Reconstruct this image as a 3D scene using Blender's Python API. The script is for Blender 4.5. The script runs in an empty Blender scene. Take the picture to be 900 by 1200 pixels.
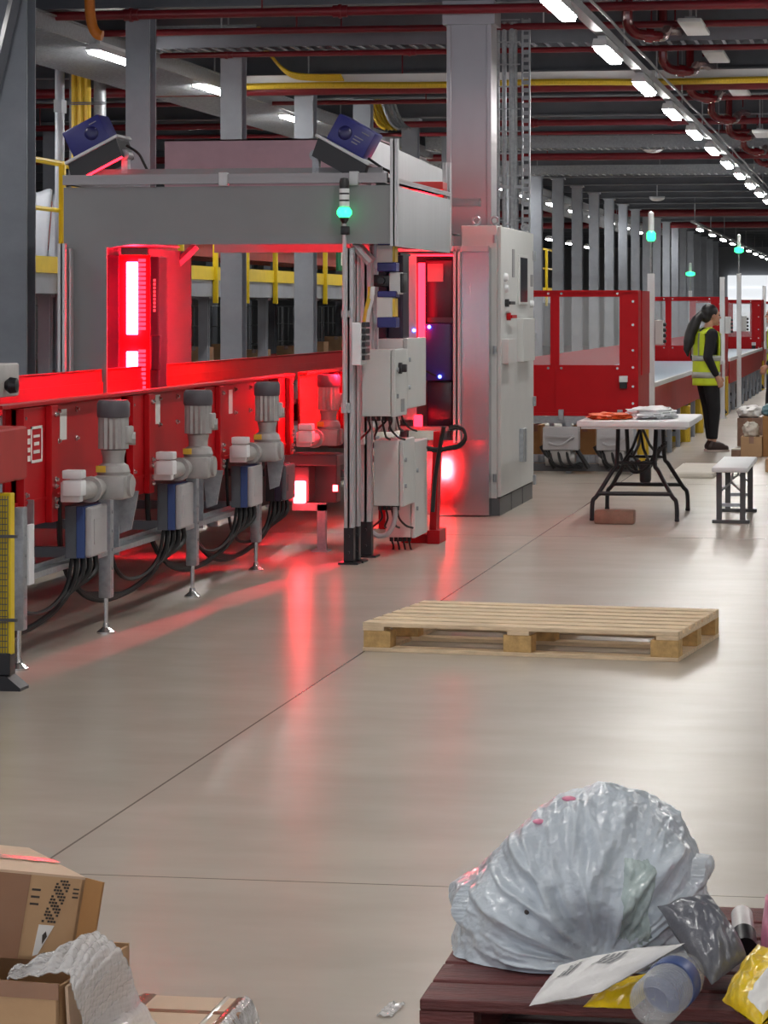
import bpy, bmesh, math, random
from mathutils import Vector, Matrix, noise
random.seed(7)
PI = math.pi
scene = bpy.context.scene
COL = scene.collection
# ---------------------------------------------------------------- camera survey
# The photo was taken level, 1.55 m above the floor, aimed 9.8 degrees left of the aisle.
# These helpers turn a measured picture coordinate plus one known distance into metres.
F = 3400.0
HOR = 362.0
EYE = 1.55
ANG = math.atan(585.0 / F)
CA, SA = math.cos(ANG), math.sin(ANG)

def ratio(px):
    u = (px - 450.0) / F
    return (u * CA - SA) / (u * SA + CA)
def XY(px, Y):            # X at distance Y
    return ratio(px) * Y
def YX(px, X):            # Y on a plane X
    return X / ratio(px)
def dep(px, Y):
    return Y / ((px - 450.0) / F * SA + CA)
def ZZ(px, py, Y):        # height at distance Y
    return EYE - (py - HOR) * dep(px, Y) / F
def GR(px, py, z=0.0):    # point at height z
    d = (EYE - z) * F / (py - HOR)
    u = (px - 450.0) / F
    return Vector((d * (u * CA - SA), d * (u * SA + CA), z))

# ---------------------------------------------------------------- materials
def srgb(r, g, b):
    def c(v):
        v /= 255.0
        return v / 12.92 if v <= 0.04045 else ((v + 0.055) / 1.055) ** 2.4
    return (c(r), c(g), c(b), 1.0)

def mat(name, rgb, rough=0.5, metal=0.0, var=0.0, vscale=8.0, bump=0.0, bscale=30.0,
        emit=None, estr=0.0, trans=0.0, alpha=1.0, spec=0.5, coat=0.0, stretch=(1, 1, 1), rvar=0.0):
    m = bpy.data.materials.new(name)
    m.use_nodes = True
    nt = m.node_tree
    b = nt.nodes['Principled BSDF']
    col = srgb(*rgb)
    b.inputs['Base Color'].default_value = col
    b.inputs['Roughness'].default_value = rough
    b.inputs['Metallic'].default_value = metal
    b.inputs['Specular IOR Level'].default_value = spec
    if coat:
        b.inputs['Coat Weight'].default_value = coat
        b.inputs['Coat Roughness'].default_value = 0.1
    if trans:
        b.inputs['Transmission Weight'].default_value = trans
    if alpha < 1:
        b.inputs['Alpha'].default_value = alpha
    if emit:
        b.inputs['Emission Color'].default_value = (emit[0], emit[1], emit[2], 1)
        b.inputs['Emission Strength'].default_value = estr
    if var or bump or rvar:
        tc = nt.nodes.new('ShaderNodeTexCoord')
        mp = nt.nodes.new('ShaderNodeMapping')
        mp.inputs['Scale'].default_value = stretch
        nt.links.new(tc.outputs['Object'], mp.inputs['Vector'])
    if var or rvar:
        n = nt.nodes.new('ShaderNodeTexNoise')
        n.inputs['Scale'].default_value = vscale
        n.inputs['Detail'].default_value = 6
        n.inputs['Roughness'].default_value = 0.6
        nt.links.new(mp.outputs['Vector'], n.inputs['Vector'])
    if var:
        r = nt.nodes.new('ShaderNodeValToRGB')
        r.color_ramp.elements[0].position = 0.3
        r.color_ramp.elements[1].position = 0.7
        r.color_ramp.elements[0].color = tuple(max(0, x * (1 - var)) for x in col[:3]) + (1,)
        r.color_ramp.elements[1].color = tuple(min(1, x * (1 + var)) for x in col[:3]) + (1,)
        nt.links.new(n.outputs['Fac'], r.inputs['Fac'])
        nt.links.new(r.outputs['Color'], b.inputs['Base Color'])
    if rvar:
        mr = nt.nodes.new('ShaderNodeMapRange')
        mr.inputs['To Min'].default_value = max(0.02, rough - rvar)
        mr.inputs['To Max'].default_value = min(1, rough + rvar)
        nt.links.new(n.outputs['Fac'], mr.inputs['Value'])
        nt.links.new(mr.outputs['Result'], b.inputs['Roughness'])
    if bump:
        n2 = nt.nodes.new('ShaderNodeTexNoise')
        n2.inputs['Scale'].default_value = bscale
        n2.inputs['Detail'].default_value = 5
        nt.links.new(mp.outputs['Vector'], n2.inputs['Vector'])
        bp = nt.nodes.new('ShaderNodeBump')
        bp.inputs['Strength'].default_value = bump
        bp.inputs['Distance'].default_value = 0.02
        nt.links.new(n2.outputs['Fac'], bp.inputs['Height'])
        nt.links.new(bp.outputs['Normal'], b.inputs['Normal'])
    return m

# ---------------------------------------------------------------- mesh builder
class MB:
    def __init__(self):
        self.bm = bmesh.new()
        self.mi = 0
        self.M = Matrix.Identity(4)
    def _v(self, co):
        return self.bm.verts.new(self.M @ Vector(co))
    def _f(self, vs):
        try:
            f = self.bm.faces.new(vs)
            f.material_index = self.mi
            return f
        except ValueError:
            return None
    def box(self, x0, x1, y0, y1, z0, z1, bev=0.0, rot=None, piv=None):
        if x0 > x1: x0, x1 = x1, x0
        if y0 > y1: y0, y1 = y1, y0
        if z0 > z1: z0, z1 = z1, z0
        T = Matrix.Identity(4)
        if rot is not None:
            p = Vector(piv) if piv is not None else Vector(((x0 + x1) / 2, (y0 + y1) / 2, (z0 + z1) / 2))
            T = Matrix.Translation(p) @ rot.to_4x4() @ Matrix.Translation(-p)
        co = [(x0, y0, z0), (x1, y0, z0), (x1, y1, z0), (x0, y1, z0), (x0, y0, z1), (x1, y0, z1), (x1, y1, z1), (x0, y1, z1)]
        vs = [self._v(T @ Vector(c)) for c in co]
        fs = [self._f([vs[i] for i in q]) for q in ((3, 2, 1, 0), (4, 5, 6, 7), (0, 1, 5, 4), (1, 2, 6, 5), (2, 3, 7, 6), (3, 0, 4, 7))]
        if bev > 0:
            es = list({e for f in fs for e in f.edges})
            r = bmesh.ops.bevel(self.bm, geom=es, offset=bev, segments=2, profile=0.5, affect='EDGES', clamp_overlap=True)
            for f in r['faces']:
                f.material_index = self.mi
        return self
    def cyl(self, p0, p1, r, r2=None, n=14, cap=True):
        p0, p1 = Vector(p0), Vector(p1)
        r2 = r if r2 is None else r2
        d = (p1 - p0)
        if d.length < 1e-9: return self
        q = d.to_track_quat('Z', 'Y')
        a, b = [], []
        for i in range(n):
            t = 2 * PI * i / n
            o = q @ Vector((math.cos(t), math.sin(t), 0))
            a.append(self._v(p0 + o * r)); b.append(self._v(p1 + o * r2))
        for i in range(n):
            j = (i + 1) % n
            self._f([a[i], a[j], b[j], b[i]])
        if cap:
            self._f(list(reversed(a))); self._f(b)
        return self
    def tube(self, pts, r, n=8, closed=False):
        pts = [Vector(p) for p in pts]
        if not closed and 4 <= len(pts) <= 12 and not isinstance(r, (list, tuple)):
            out = []
            for i in range(len(pts) - 1):
                a, b, c, d = pts[max(i - 1, 0)], pts[i], pts[i + 1], pts[min(i + 2, len(pts) - 1)]
                for k in range(5):
                    f = k / 5
                    out.append(0.5 * (2 * b + (c - a) * f + (2 * a - 5 * b + 4 * c - d) * f * f + (3 * b - a - 3 * c + d) * f ** 3))
            pts = out + [pts[-1]]
        N = len(pts)
        rings, nrm = [], None
        for i, p in enumerate(pts):
            if closed: t = pts[(i + 1) % N] - pts[i - 1]
            else: t = pts[min(i + 1, N - 1)] - pts[max(i - 1, 0)]
            t.normalize()
            if nrm is None:
                nrm = t.orthogonal().normalized()
            else:
                nrm = (nrm - t * nrm.dot(t))
                nrm = nrm.normalized() if nrm.length > 1e-6 else t.orthogonal().normalized()
            bi = t.cross(nrm)
            rr = r[i] if isinstance(r, (list, tuple)) else r
            rings.append([self._v(p + (nrm * math.cos(2 * PI * k / n) + bi * math.sin(2 * PI * k / n)) * rr) for k in range(n)])
        for i in range(N if closed else N - 1):
            a, b = rings[i], rings[(i + 1) % N]
            for k in range(n):
                j = (k + 1) % n
                self._f([a[k], a[j], b[j], b[k]])
        if not closed:
            self._f(list(reversed(rings[0]))); self._f(rings[-1])
        return self
    def lathe(self, prof, c=(0, 0, 0), n=20, q=None):
        c = Vector(c); rings = []
        q = q or Matrix.Identity(3)
        for r, z in prof:
            if r < 1e-6: rings.append([self._v(c + q @ Vector((0, 0, z)))])
            else: rings.append([self._v(c + q @ Vector((r * math.cos(2 * PI * k / n), r * math.sin(2 * PI * k / n), z))) for k in range(n)])
        for a, b in zip(rings, rings[1:]):
            for k in range(n):
                j = (k + 1) % n
                if len(a) == 1 and len(b) == 1: continue
                if len(a) == 1: self._f([a[0], b[j], b[k]])
                elif len(b) == 1: self._f([a[k], a[j], b[0]])
                else: self._f([a[k], a[j], b[j], b[k]])
        if len(rings[0]) > 1: self._f(list(reversed(rings[0])))
        if len(rings[-1]) > 1: self._f(rings[-1])
        return self
    def prism(self, poly, axis, a0, a1):
        """poly in the two other axes (cyclic order x,y,z), extruded from a0 to a1 along axis"""
        def P(u, v, w):
            return {'x': (w, u, v), 'y': (u, w, v), 'z': (u, v, w)}[axis]
        A = [self._v(P(u, v, a0)) for u, v in poly]
        B = [self._v(P(u, v, a1)) for u, v in poly]
        n = len(poly)
        self._f(A); self._f(list(reversed(B)))
        for i in range(n):
            j = (i + 1) % n
            self._f([A[i], B[i], B[j], A[j]])
        return self
    def ball(self, c, rx, ry=None, rz=None, n=14, m=9, q=None):
        ry = rx if ry is None else ry; rz = rx if rz is None else rz
        c = Vector(c); q = q or Matrix.Identity(3)
        rings = []
        for i in range(m + 1):
            t = PI * i / m
            if i in (0, m): rings.append([self._v(c + q @ Vector((0, 0, rz * math.cos(t))))])
            else: rings.append([self._v(c + q @ Vector((rx * math.sin(t) * math.cos(2 * PI * k / n), ry * math.sin(t) * math.sin(2 * PI * k / n), rz * math.cos(t)))) for k in range(n)])
        for a, b in zip(rings, rings[1:]):
            for k in range(n):
                j = (k + 1) % n
                if len(a) == 1: self._f([a[0], b[k], b[j]])
                elif len(b) == 1: self._f([a[k], b[0], a[j]])
                else: self._f([a[k], b[k], b[j], a[j]])
        return self
    def caps(self, p0, p1, r0, r1, n=12):
        self.ball(p0, r0, n=n); self.ball(p1, r1, n=n); self.cyl(p0, p1, r0, r1, n=n)
        return self
    def surf(self, fn, nu, nv, cu=False, cv=False):
        g = [[self._v(fn(i / (nu if cu else nu - 1), j / (nv if cv else nv - 1))) for j in range(nv)] for i in range(nu)]
        for i in range(nu if cu else nu - 1):
            for j in range(nv if cv else nv - 1):
                self._f([g[i][j], g[(i + 1) % nu][j], g[(i + 1) % nu][(j + 1) % nv], g[i][(j + 1) % nv]])
        return self
    def build(self, name, mats, parent=None, off=None, smooth=35, solid=0.0, remesh=0.0, sub=0):
        off = off if off is not None else (ORG.get(parent.name, Vector((0, 0, 0))) if parent else Vector((0, 0, 0)))
        bmesh.ops.recalc_face_normals(self.bm, faces=self.bm.faces[:])
        me = bpy.data.meshes.new(name)
        if off.length: bmesh.ops.translate(self.bm, verts=self.bm.verts[:], vec=-Vector(off))
        self.bm.to_mesh(me); self.bm.free()
        for m in (mats if isinstance(mats, (list, tuple)) else [mats]):
            me.materials.append(m)
        if smooth:
            for p in me.polygons: p.use_smooth = True
            if smooth < 180: me.set_sharp_from_angle(angle=math.radians(smooth))
        o = bpy.data.objects.new(name, me)
        COL.objects.link(o)
        if parent:
            o.parent = parent
        ORG[o.name] = Vector(off)
        if remesh:
            md = o.modifiers.new('Remesh', 'REMESH'); md.mode = 'VOXEL'; md.voxel_size = remesh; md.use_smooth_shade = True
            ms = o.modifiers.new('Smooth', 'SMOOTH'); ms.iterations = 3; ms.factor = 0.5
        if sub:
            ss = o.modifiers.new('Sub', 'SUBSURF'); ss.levels = sub; ss.render_levels = sub
        if solid:
            sd = o.modifiers.new('Solid', 'SOLIDIFY'); sd.thickness = solid
        return o
ORG = {}

def tag(o, label=None, cat=None, group=None, kind=None):
    if label: o['label'] = label
    if cat: o['category'] = cat
    if group: o['group'] = group
    if kind: o['kind'] = kind
    return o

def thing(name, label, cat, loc=(0, 0, 0), rz=0.0, group=None, local=False):
    """Empty at the base of a thing. Parts are given in world metres (local=False) or about the origin."""
    o = bpy.data.objects.new(name, None)
    o.empty_display_size = 0.1
    COL.objects.link(o)
    o.location = loc
    o.rotation_euler = (0, 0, rz)
    ORG[o.name] = Vector((0, 0, 0)) if local else Vector(loc)
    tag(o, label, cat, group)
    return o

def one(name, mb, mats, label, cat, loc, group=None, **k):
    """a thing that is a single mesh, its origin at its base"""
    o = mb.build(name, mats, None, off=Vector(loc), **k)
    o.location = loc
    return tag(o, label, cat, group)

def struct(name, mb, mats, loc=(0, 0, 0), **k):
    o = mb.build(name, mats, None, off=Vector(loc), **k)
    o.location = loc
    o['kind'] = 'structure'
    return o

def dup(root, loc=None, rz=None, label=None, group=None, parent=None):
    r = root.copy(); COL.objects.link(r)
    ORG[r.name] = ORG.get(root.name, Vector((0, 0, 0)))
    if parent is not None: r.parent = parent
    if loc is not None: r.location = loc
    if rz is not None: r.rotation_euler = (0, 0, rz)
    if label: r['label'] = label
    if group: r['group'] = group
    for ch in list(root.children):
        dup(ch, parent=r)
    return r

ORD = ['nearest', 'second', 'third', 'fourth', 'fifth', 'sixth', 'seventh', 'eighth', 'ninth', 'tenth', 'eleventh',
       'twelfth', 'thirteenth', 'fourteenth', 'fifteenth', 'sixteenth', 'seventeenth', 'eighteenth', 'nineteenth', 'twentieth']
def ordn(i):
    return ORD[i] if i < len(ORD) else 'far'
def RX(a): return Matrix.Rotation(a, 3, 'X')
def RY(a): return Matrix.Rotation(a, 3, 'Y')
def RZ(a): return Matrix.Rotation(a, 3, 'Z')

M = {}
M['steel'] = mat('grey_painted_steel', (148, 154, 163), 0.5, 0.1, var=0.12, vscale=3)
M['steel_dark'] = mat('dark_grey_steel', (104, 108, 116), 0.55, 0.0, var=0.15, vscale=2)
M['deck'] = mat('galvanised_deck', (110, 114, 120), 0.5, 0.1, var=0.15, vscale=1.5)
M['clad'] = mat('column_cladding', (158, 154, 158), 0.32, 0.6, var=0.08, vscale=2, stretch=(1, 1, 0.3))
M['alu'] = mat('anodised_aluminium', (186, 187, 190), 0.42, 0.25)
M['galv'] = mat('galvanised_steel', (160, 164, 168), 0.42, 0.6, var=0.15, vscale=30)
M['portal'] = mat('grey_portal_sheet', (128, 128, 131), 0.5, 0.1, var=0.05, vscale=2)
M['inox'] = mat('brushed_stainless', (165, 165, 168), 0.24, 0.8, var=0.06, vscale=40, stretch=(1, 1, 0.05), rvar=0.08)
M['inox_panel'] = mat('satin_metal_panel', (176, 178, 182), 0.36, 0.6, var=0.06, vscale=10, stretch=(1, 1, 0.1))
M['cab'] = mat('light_grey_enclosure', (196, 198, 196), 0.45, 0.0, var=0.03, vscale=5)
M['cab_dark'] = mat('plinth_grey', (84, 84, 86), 0.5)
M['red'] = mat('red_powder_coat', (176, 18, 26), 0.42, 0.0, var=0.07, vscale=4, spec=0.18)
M['red_dull'] = mat('dull_red_paint', (166, 50, 48), 0.45, 0.0, var=0.1, vscale=6, spec=0.25)
M['red_pipe'] = mat('red_sprinkler_paint', (118, 26, 36), 0.4, 0.0, var=0.12, vscale=8)
M['yellow'] = mat('yellow_rail_paint', (226, 196, 24), 0.42, 0.0, var=0.06)
M['yellow_cable'] = mat('yellow_cable_jacket', (205, 172, 40), 0.5, var=0.25, vscale=30, stretch=(6, 6, 0.3))
M['orange'] = mat('orange_duct', (206, 118, 34), 0.5, var=0.1)
M['black'] = mat('black_plastic', (24, 23, 27), 0.42)
M['rubber'] = mat('black_rubber_cable', (22, 22, 24), 0.5)
M['dark_purple'] = mat('dark_housing', (40, 28, 48), 0.3)
M['blue'] = mat('navy_scanner_case', (40, 42, 112), 0.4, var=0.06)
M['blue_band'] = mat('blue_drive_band', (56, 78, 132), 0.45)
M['motor'] = mat('motor_grey_cast', (168, 166, 164), 0.5, 0.25, var=0.08, vscale=20)
M['motor_cap'] = mat('motor_fan_cover', (78, 74, 80), 0.45)
M['white'] = mat('white_plastic', (222, 224, 226), 0.45, var=0.03)
M['off_white'] = mat('dusty_white_board', (214, 208, 196), 0.6, var=0.06)
M['drive_grey'] = mat('drive_light_grey', (172, 170, 172), 0.5, var=0.05)
M['sink'] = mat('drive_heat_sink', (88, 92, 98), 0.5, 0.2)
M['belt'] = mat('conveyor_belt', (46, 42, 44), 0.6)
M['bolt'] = mat('zinc_bolt', (210, 208, 206), 0.22, 0.9)
M['brass'] = mat('yellow_plate', (214, 178, 60), 0.5)
M['label'] = mat('paper_label', (226, 224, 220), 0.6)
M['label_grey'] = mat('printed_grey', (140, 140, 142), 0.6)
M['ink'] = mat('print_ink', (66, 58, 54), 0.7)
M['wood'] = mat('pallet_pine', (222, 198, 164), 0.7, var=0.22, vscale=5, stretch=(1.5, 10, 10), bump=0.25, bscale=30)
M['wood_block'] = mat('pallet_chip_block', (196, 160, 104), 0.75, var=0.25, vscale=22, bump=0.3)
M['wood_red'] = mat('red_brown_painted_wood', (96, 44, 42), 0.55, var=0.4, vscale=5, stretch=(1.2, 8, 8), bump=0.35, bscale=24)
M['card'] = mat('corrugated_card', (186, 150, 112), 0.72, var=0.07, vscale=6, bump=0.12, bscale=14)
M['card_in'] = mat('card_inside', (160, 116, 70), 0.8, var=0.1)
M['card_light'] = mat('pale_card', (200, 172, 146), 0.7, var=0.05)  # lighter card tone for flaps and the taped carton
M['tape'] = mat('brown_parcel_tape', (150, 112, 88), 0.2, var=0.05, coat=0.4)
M['clear_tape'] = mat('pale_tape', (206, 198, 184), 0.16, coat=0.5)
M['bag'] = mat('pale_blue_grey_polythene', (193, 202, 210), 0.28, var=0.05, vscale=5, bump=0.5, bscale=22, coat=0.45)
M['bag_clear'] = mat('see_through_film', (166, 180, 178), 0.18, var=0.35, vscale=12, bump=0.5, bscale=24, coat=0.6)
M['bag_dark'] = mat('dark_grey_mailer', (98, 100, 108), 0.3, var=0.08, vscale=10, bump=0.4, bscale=22, coat=0.3)
M['bag_white'] = mat('white_mailer', (222, 220, 218), 0.38, var=0.03, bump=0.3, bscale=18)
M['bag_yellow'] = mat('yellow_mailer', (232, 196, 26), 0.32, var=0.08, bump=0.45, bscale=26, coat=0.3)
M['bubble'] = None
M['skin'] = mat('skin', (196, 146, 122), 0.5)
M['hair'] = mat('black_hair', (24, 20, 22), 0.45, var=0.3, vscale=40, stretch=(8, 8, 1))
M['cloth_black'] = mat('black_cloth', (26, 26, 30), 0.85, bump=0.2)
M['hivis'] = mat('lime_hi_vis', (206, 226, 44), 0.6, var=0.06, bump=0.2)
M['reflect'] = mat('reflective_tape', (176, 180, 172), 0.35, 0.3)
M['shoe'] = mat('dark_brown_shoe', (58, 42, 40), 0.6)
M['sole'] = mat('pale_sole', (190, 176, 168), 0.6)
M['glass'] = mat('clear_polycarbonate', (236, 240, 244), 0.04, alpha=0.16, spec=0.7)
M['glass_dark'] = mat('tinted_viewing_pane', (70, 74, 80), 0.08, spec=0.8)
M['chute'] = mat('pale_blue_slider_bed', (186, 204, 220), 0.3, 0.1)
M['hoarding'] = mat('wall_cladding_grey', (150, 152, 156), 0.7, var=0.05, vscale=0.5)
M['wall_white'] = mat('white_end_wall', (212, 214, 216), 0.7)
M['lamp'] = mat('lit_lamp_diffuser', (255, 255, 255), 0.5, emit=(1.0, 0.975, 0.945), estr=52.0)
M['red_led'] = mat('red_led_core', (255, 40, 40), 0.4, emit=(1.0, 0.012, 0.03), estr=190.0)
M['red_led_low'] = mat('red_led_window', (255, 40, 40), 0.4, emit=(1.0, 0.03, 0.04), estr=34.0)
M['red_led_strong'] = mat('red_led_floodbar', (255, 40, 40), 0.4, emit=(1.0, 0.010, 0.03), estr=1500.0)
M['red_led_rear'] = mat('red_led_rear_window', (255, 40, 40), 0.4, emit=(1.0, 0.016, 0.02), estr=330.0)
M['alu_dim'] = mat('grey_slotted_profile', (150, 147, 151), 0.45, 0.2)
M['inner_sheet'] = mat('inner_wall_sheet', (92, 90, 94), 0.55)
M['navy_dark'] = mat('dark_navy_lens', (30, 30, 84), 0.3)
M['inox_mirror'] = mat('polished_stainless', (170, 168, 170), 0.13, 0.95, rvar=0.04, vscale=12)
M['elbow'] = mat('glossy_red_elbow', (112, 20, 28), 0.2, 0.1, coat=0.5)
M['door_glow'] = mat('glowing_door_panel', (225, 228, 232), 0.6, emit=(0.92, 0.96, 1.0), estr=0.55)
M['red_led_soft'] = mat('red_led_lens', (255, 30, 40), 0.4, emit=(1.0, 0.008, 0.018), estr=9.0)
M['green_led'] = mat('green_beacon_lit', (60, 255, 170), 0.3, emit=(0.03, 1.0, 0.28), estr=1.8)
M['blue_led'] = mat('blue_led', (60, 80, 255), 0.3, emit=(0.1, 0.15, 1.0), estr=6.0)
M['dim_bulb'] = mat('frosted_fitting', (210, 212, 212), 0.4)
M['sprout'] = mat('teal_polythene', (98, 140, 150), 0.35, coat=0.3)
M['orange_bag'] = mat('orange_vest_cloth', (236, 96, 34), 0.6, bump=0.3)
M['pink_bag'] = mat('pink_parcel_film', (226, 140, 168), 0.3, var=0.3, vscale=20, coat=0.4)
M['green_sign'] = mat('green_sign_face', (30, 110, 74), 0.5)
M['clearplastic'] = mat('clear_bottle_plastic', (206, 208, 208), 0.12, var=0.12, vscale=60, alpha=0.36, spec=0.9, bump=0.5, bscale=60)
M['blue_label'] = mat('blue_bottle_label', (66, 84, 134), 0.4)
M['stone_edge'] = mat('film_glossy', (225, 228, 230), 0.15, coat=0.5)
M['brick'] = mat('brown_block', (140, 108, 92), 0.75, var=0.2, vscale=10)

def bubble_mat():
    m = bpy.data.materials.new('bubble_film')
    m.use_nodes = True
    nt = m.node_tree; b = nt.nodes['Principled BSDF']
    b.inputs['Base Color'].default_value = srgb(236, 235, 234)
    b.inputs['Roughness'].default_value = 0.16
    b.inputs['Coat Weight'].default_value = 0.5
    b.inputs['Alpha'].default_value = 0.5
    tc = nt.nodes.new('ShaderNodeTexCoord')
    v = nt.nodes.new('ShaderNodeTexVoronoi'); v.inputs['Scale'].default_value = 95
    v.inputs['Randomness'].default_value = 0.35
    nt.links.new(tc.outputs['Object'], v.inputs['Vector'])
    bp = nt.nodes.new('ShaderNodeBump'); bp.inputs['Strength'].default_value = 0.7; bp.inputs['Distance'].default_value = 0.006
    bp.invert = True
    nt.links.new(v.outputs['Distance'], bp.inputs['Height'])
    nt.links.new(bp.outputs['Normal'], b.inputs['Normal'])
    return m
M['bubble'] = bubble_mat()
# ================================================================ FLOOR AND SHELL
def floor_mat():
    m = bpy.data.materials.new('polished_concrete')
    m.use_nodes = True
    nt = m.node_tree; L = nt.links; b = nt.nodes['Principled BSDF']
    tc = nt.nodes.new('ShaderNodeTexCoord')
    def noise_(scale, det, st=(1, 1, 1)):
        mp = nt.nodes.new('ShaderNodeMapping'); mp.inputs['Scale'].default_value = st
        L.new(tc.outputs['Object'], mp.inputs['Vector'])
        n = nt.nodes.new('ShaderNodeTexNoise'); n.inputs['Scale'].default_value = scale; n.inputs['Detail'].default_value = det
        n.inputs['Roughness'].default_value = 0.62
        L.new(mp.outputs['Vector'], n.inputs['Vector'])
        return n
    n1 = noise_(0.5, 4); n2 = noise_(3.0, 3, (0.5, 1, 1))
    r1 = nt.nodes.new('ShaderNodeValToRGB')
    r1.color_ramp.elements[0].position = 0.3; r1.color_ramp.elements[0].color = srgb(180, 170, 159)
    r1.color_ramp.elements[1].position = 0.72; r1.color_ramp.elements[1].color = srgb(192, 182, 170)
    L.new(n1.outputs['Fac'], r1.inputs['Fac'])
    mx = nt.nodes.new('ShaderNodeMixRGB'); mx.blend_type = 'MULTIPLY'; mx.inputs['Fac'].default_value = 0.5
    r2 = nt.nodes.new('ShaderNodeValToRGB')
    r2.color_ramp.elements[0].position = 0.3; r2.color_ramp.elements[0].color = (0.8, 0.8, 0.795, 1)
    r2.color_ramp.elements[1].position = 0.65; r2.color_ramp.elements[1].color = (1, 1, 1, 1)
    L.new(n2.outputs['Fac'], r2.inputs['Fac'])
    L.new(r1.outputs['Color'], mx.inputs['Color1']); L.new(r2.outputs['Color'], mx.inputs['Color2'])
    # saw-cut joints
    sp = nt.nodes.new('ShaderNodeSeparateXYZ'); L.new(tc.outputs['Object'], sp.inputs['Vector'])
    def line(out, pos, w):
        a = nt.nodes.new('ShaderNodeMath'); a.operation = 'SUBTRACT'; a.inputs[1].default_value = pos; L.new(out, a.inputs[0])
        c = nt.nodes.new('ShaderNodeMath'); c.operation = 'ABSOLUTE'; L.new(a.outputs[0], c.inputs[0])
        d = nt.nodes.new('ShaderNodeMath'); d.operation = 'LESS_THAN'; d.inputs[1].default_value = w; L.new(c.outputs[0], d.inputs[0])
        return d.outputs[0]
    js = [line(sp.outputs['X'], -2.315, 0.004), line(sp.outputs['Y'], 7.70, 0.0045), line(sp.outputs['Y'], 19.7, 0.006), line(sp.outputs['Y'], 25.7, 0.008), line(sp.outputs['X'], 3.7, 0.006)]
    acc = js[0]
    for j in js[1:]:
        mm = nt.nodes.new('ShaderNodeMath'); mm.operation = 'MAXIMUM'; L.new(acc, mm.inputs[0]); L.new(j, mm.inputs[1]); acc = mm.outputs[0]
    jm = nt.nodes.new('ShaderNodeMixRGB'); jm.inputs['Color2'].default_value = srgb(120, 110, 101)
    L.new(acc, jm.inputs['Fac']); L.new(mx.outputs['Color'], jm.inputs['Color1'])
    L.new(jm.outputs['Color'], b.inputs['Base Color'])
    b.inputs['Roughness'].default_value = 0.27
    b.inputs['Specular IOR Level'].default_value = 0.36
    return m
mb = MB(); mb.box(-26, 9, -13, 122, -0.3, 0)
struct('floor', mb, floor_mat(), smooth=0)
# mezzanine deck: trapezoidal profile running across the beams
mb = MB()
prof = []
y = -13.0
while y < 122:
    prof += [(y, 4.50), (y + 0.30, 4.50), (y + 0.38, 4.58), (y + 0.68, 4.58)]; y += 0.76
poly = prof + [(y, 4.9), (-13, 4.9)]
for i in range(len(prof) - 1):
    (ya, za), (yb, zb) = prof[i], prof[i + 1]
    mb._f([mb._v((-26, ya, za)), mb._v((9, ya, za)), mb._v((9, yb, zb)), mb._v((-26, yb, zb))])
mb.box(-26, 9, -13, 122, 4.62, 4.9)
struct('ceiling', mb, M['deck'], smooth=0)
for nm, a in (('wall_left', (-26.3, -26, -13, 122)), ('wall_right', (9, 9.3, -13, 122))):
    mb = MB(); mb.box(*a, 0, 4.9); struct(nm, mb, M['hoarding'], smooth=0)
mb = MB(); mb.box(-26, 9, 122, 122.3, 0, 4.9); struct('wall_back', mb, M['hoarding'], smooth=0)
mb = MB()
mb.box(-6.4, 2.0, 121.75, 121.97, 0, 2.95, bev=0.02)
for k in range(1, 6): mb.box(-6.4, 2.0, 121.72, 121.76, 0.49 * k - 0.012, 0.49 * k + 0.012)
o = struct('door_1', mb, M['door_glow'], loc=(-2, 121.8, 0), smooth=0)  # its glow stands in for light on the bright far door

# ---- steel frame: columns (H section) and lateral beams, every 3.5 m
def hsec(mb, x, y, w, d, z0, z1, t=0.016):
    mb.box(x - w / 2, x + w / 2, y - d / 2, y - d / 2 + t, z0, z1)
    mb.box(x - w / 2, x + w / 2, y + d / 2 - t, y + d / 2, z0, z1)
    mb.box(x - t / 2, x + t / 2, y - d / 2 + t, y + d / 2 - t, z0, z1)
    mb.box(x - w / 2 - 0.06, x + w / 2 + 0.06, y - d / 2 - 0.06, y + d / 2 + 0.06, z0, z0 + 0.03)
    mb.box(x - w / 2 - 0.03, x + w / 2 + 0.03, y - d / 2 - 0.03, y + d / 2 + 0.03, z1 - 0.03, z1)
proto = None
for row, x in enumerate((-6.1, -10.95, -14.5)):
    for k in range(0, 26):
        Y = 20 + 3.5 * k
        if row and k > 13: continue
        if proto is None:
            mb = MB(); hsec(mb, 0, 0, 0.205, 0.22, 0, 4.04)
            proto = struct('steel_column', mb, M['steel'], smooth=0)
            o = proto
        else:
            o = proto.copy(); COL.objects.link(o)
        o.location = (x, Y, 0)
# the corner brace of the first column
mb = MB()
xa, za = XY(24, 19.85), ZZ(24, -30, 19.85)
xb, zb = XY(-14, 19.85), ZZ(-14, 135, 19.85)
mb.cyl((xa, 19.85, za), (xb, 19.85, zb), 0.045, n=4)
o = struct('column_brace', mb, M['steel_dark'], smooth=0)
# lateral beams
protob = None
for k in range(-10, 28):
    Y = 23.5 + 3.5 * k
    if protob is None:
        mb = MB()
        mb.box(-25.9, 8.9, -0.1, 0.1, 4.05, 4.07); mb.box(-25.9, 8.9, -0.1, 0.1, 4.46, 4.49); mb.box(-25.9, 8.9, -0.008, 0.008, 4.07, 4.46)
        protob = struct('ceiling_beam', mb, M['steel_dark'], smooth=0); o = protob
    else:
        o = protob.copy(); COL.objects.link(o)
    o.location = (0, Y, 0)
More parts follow.
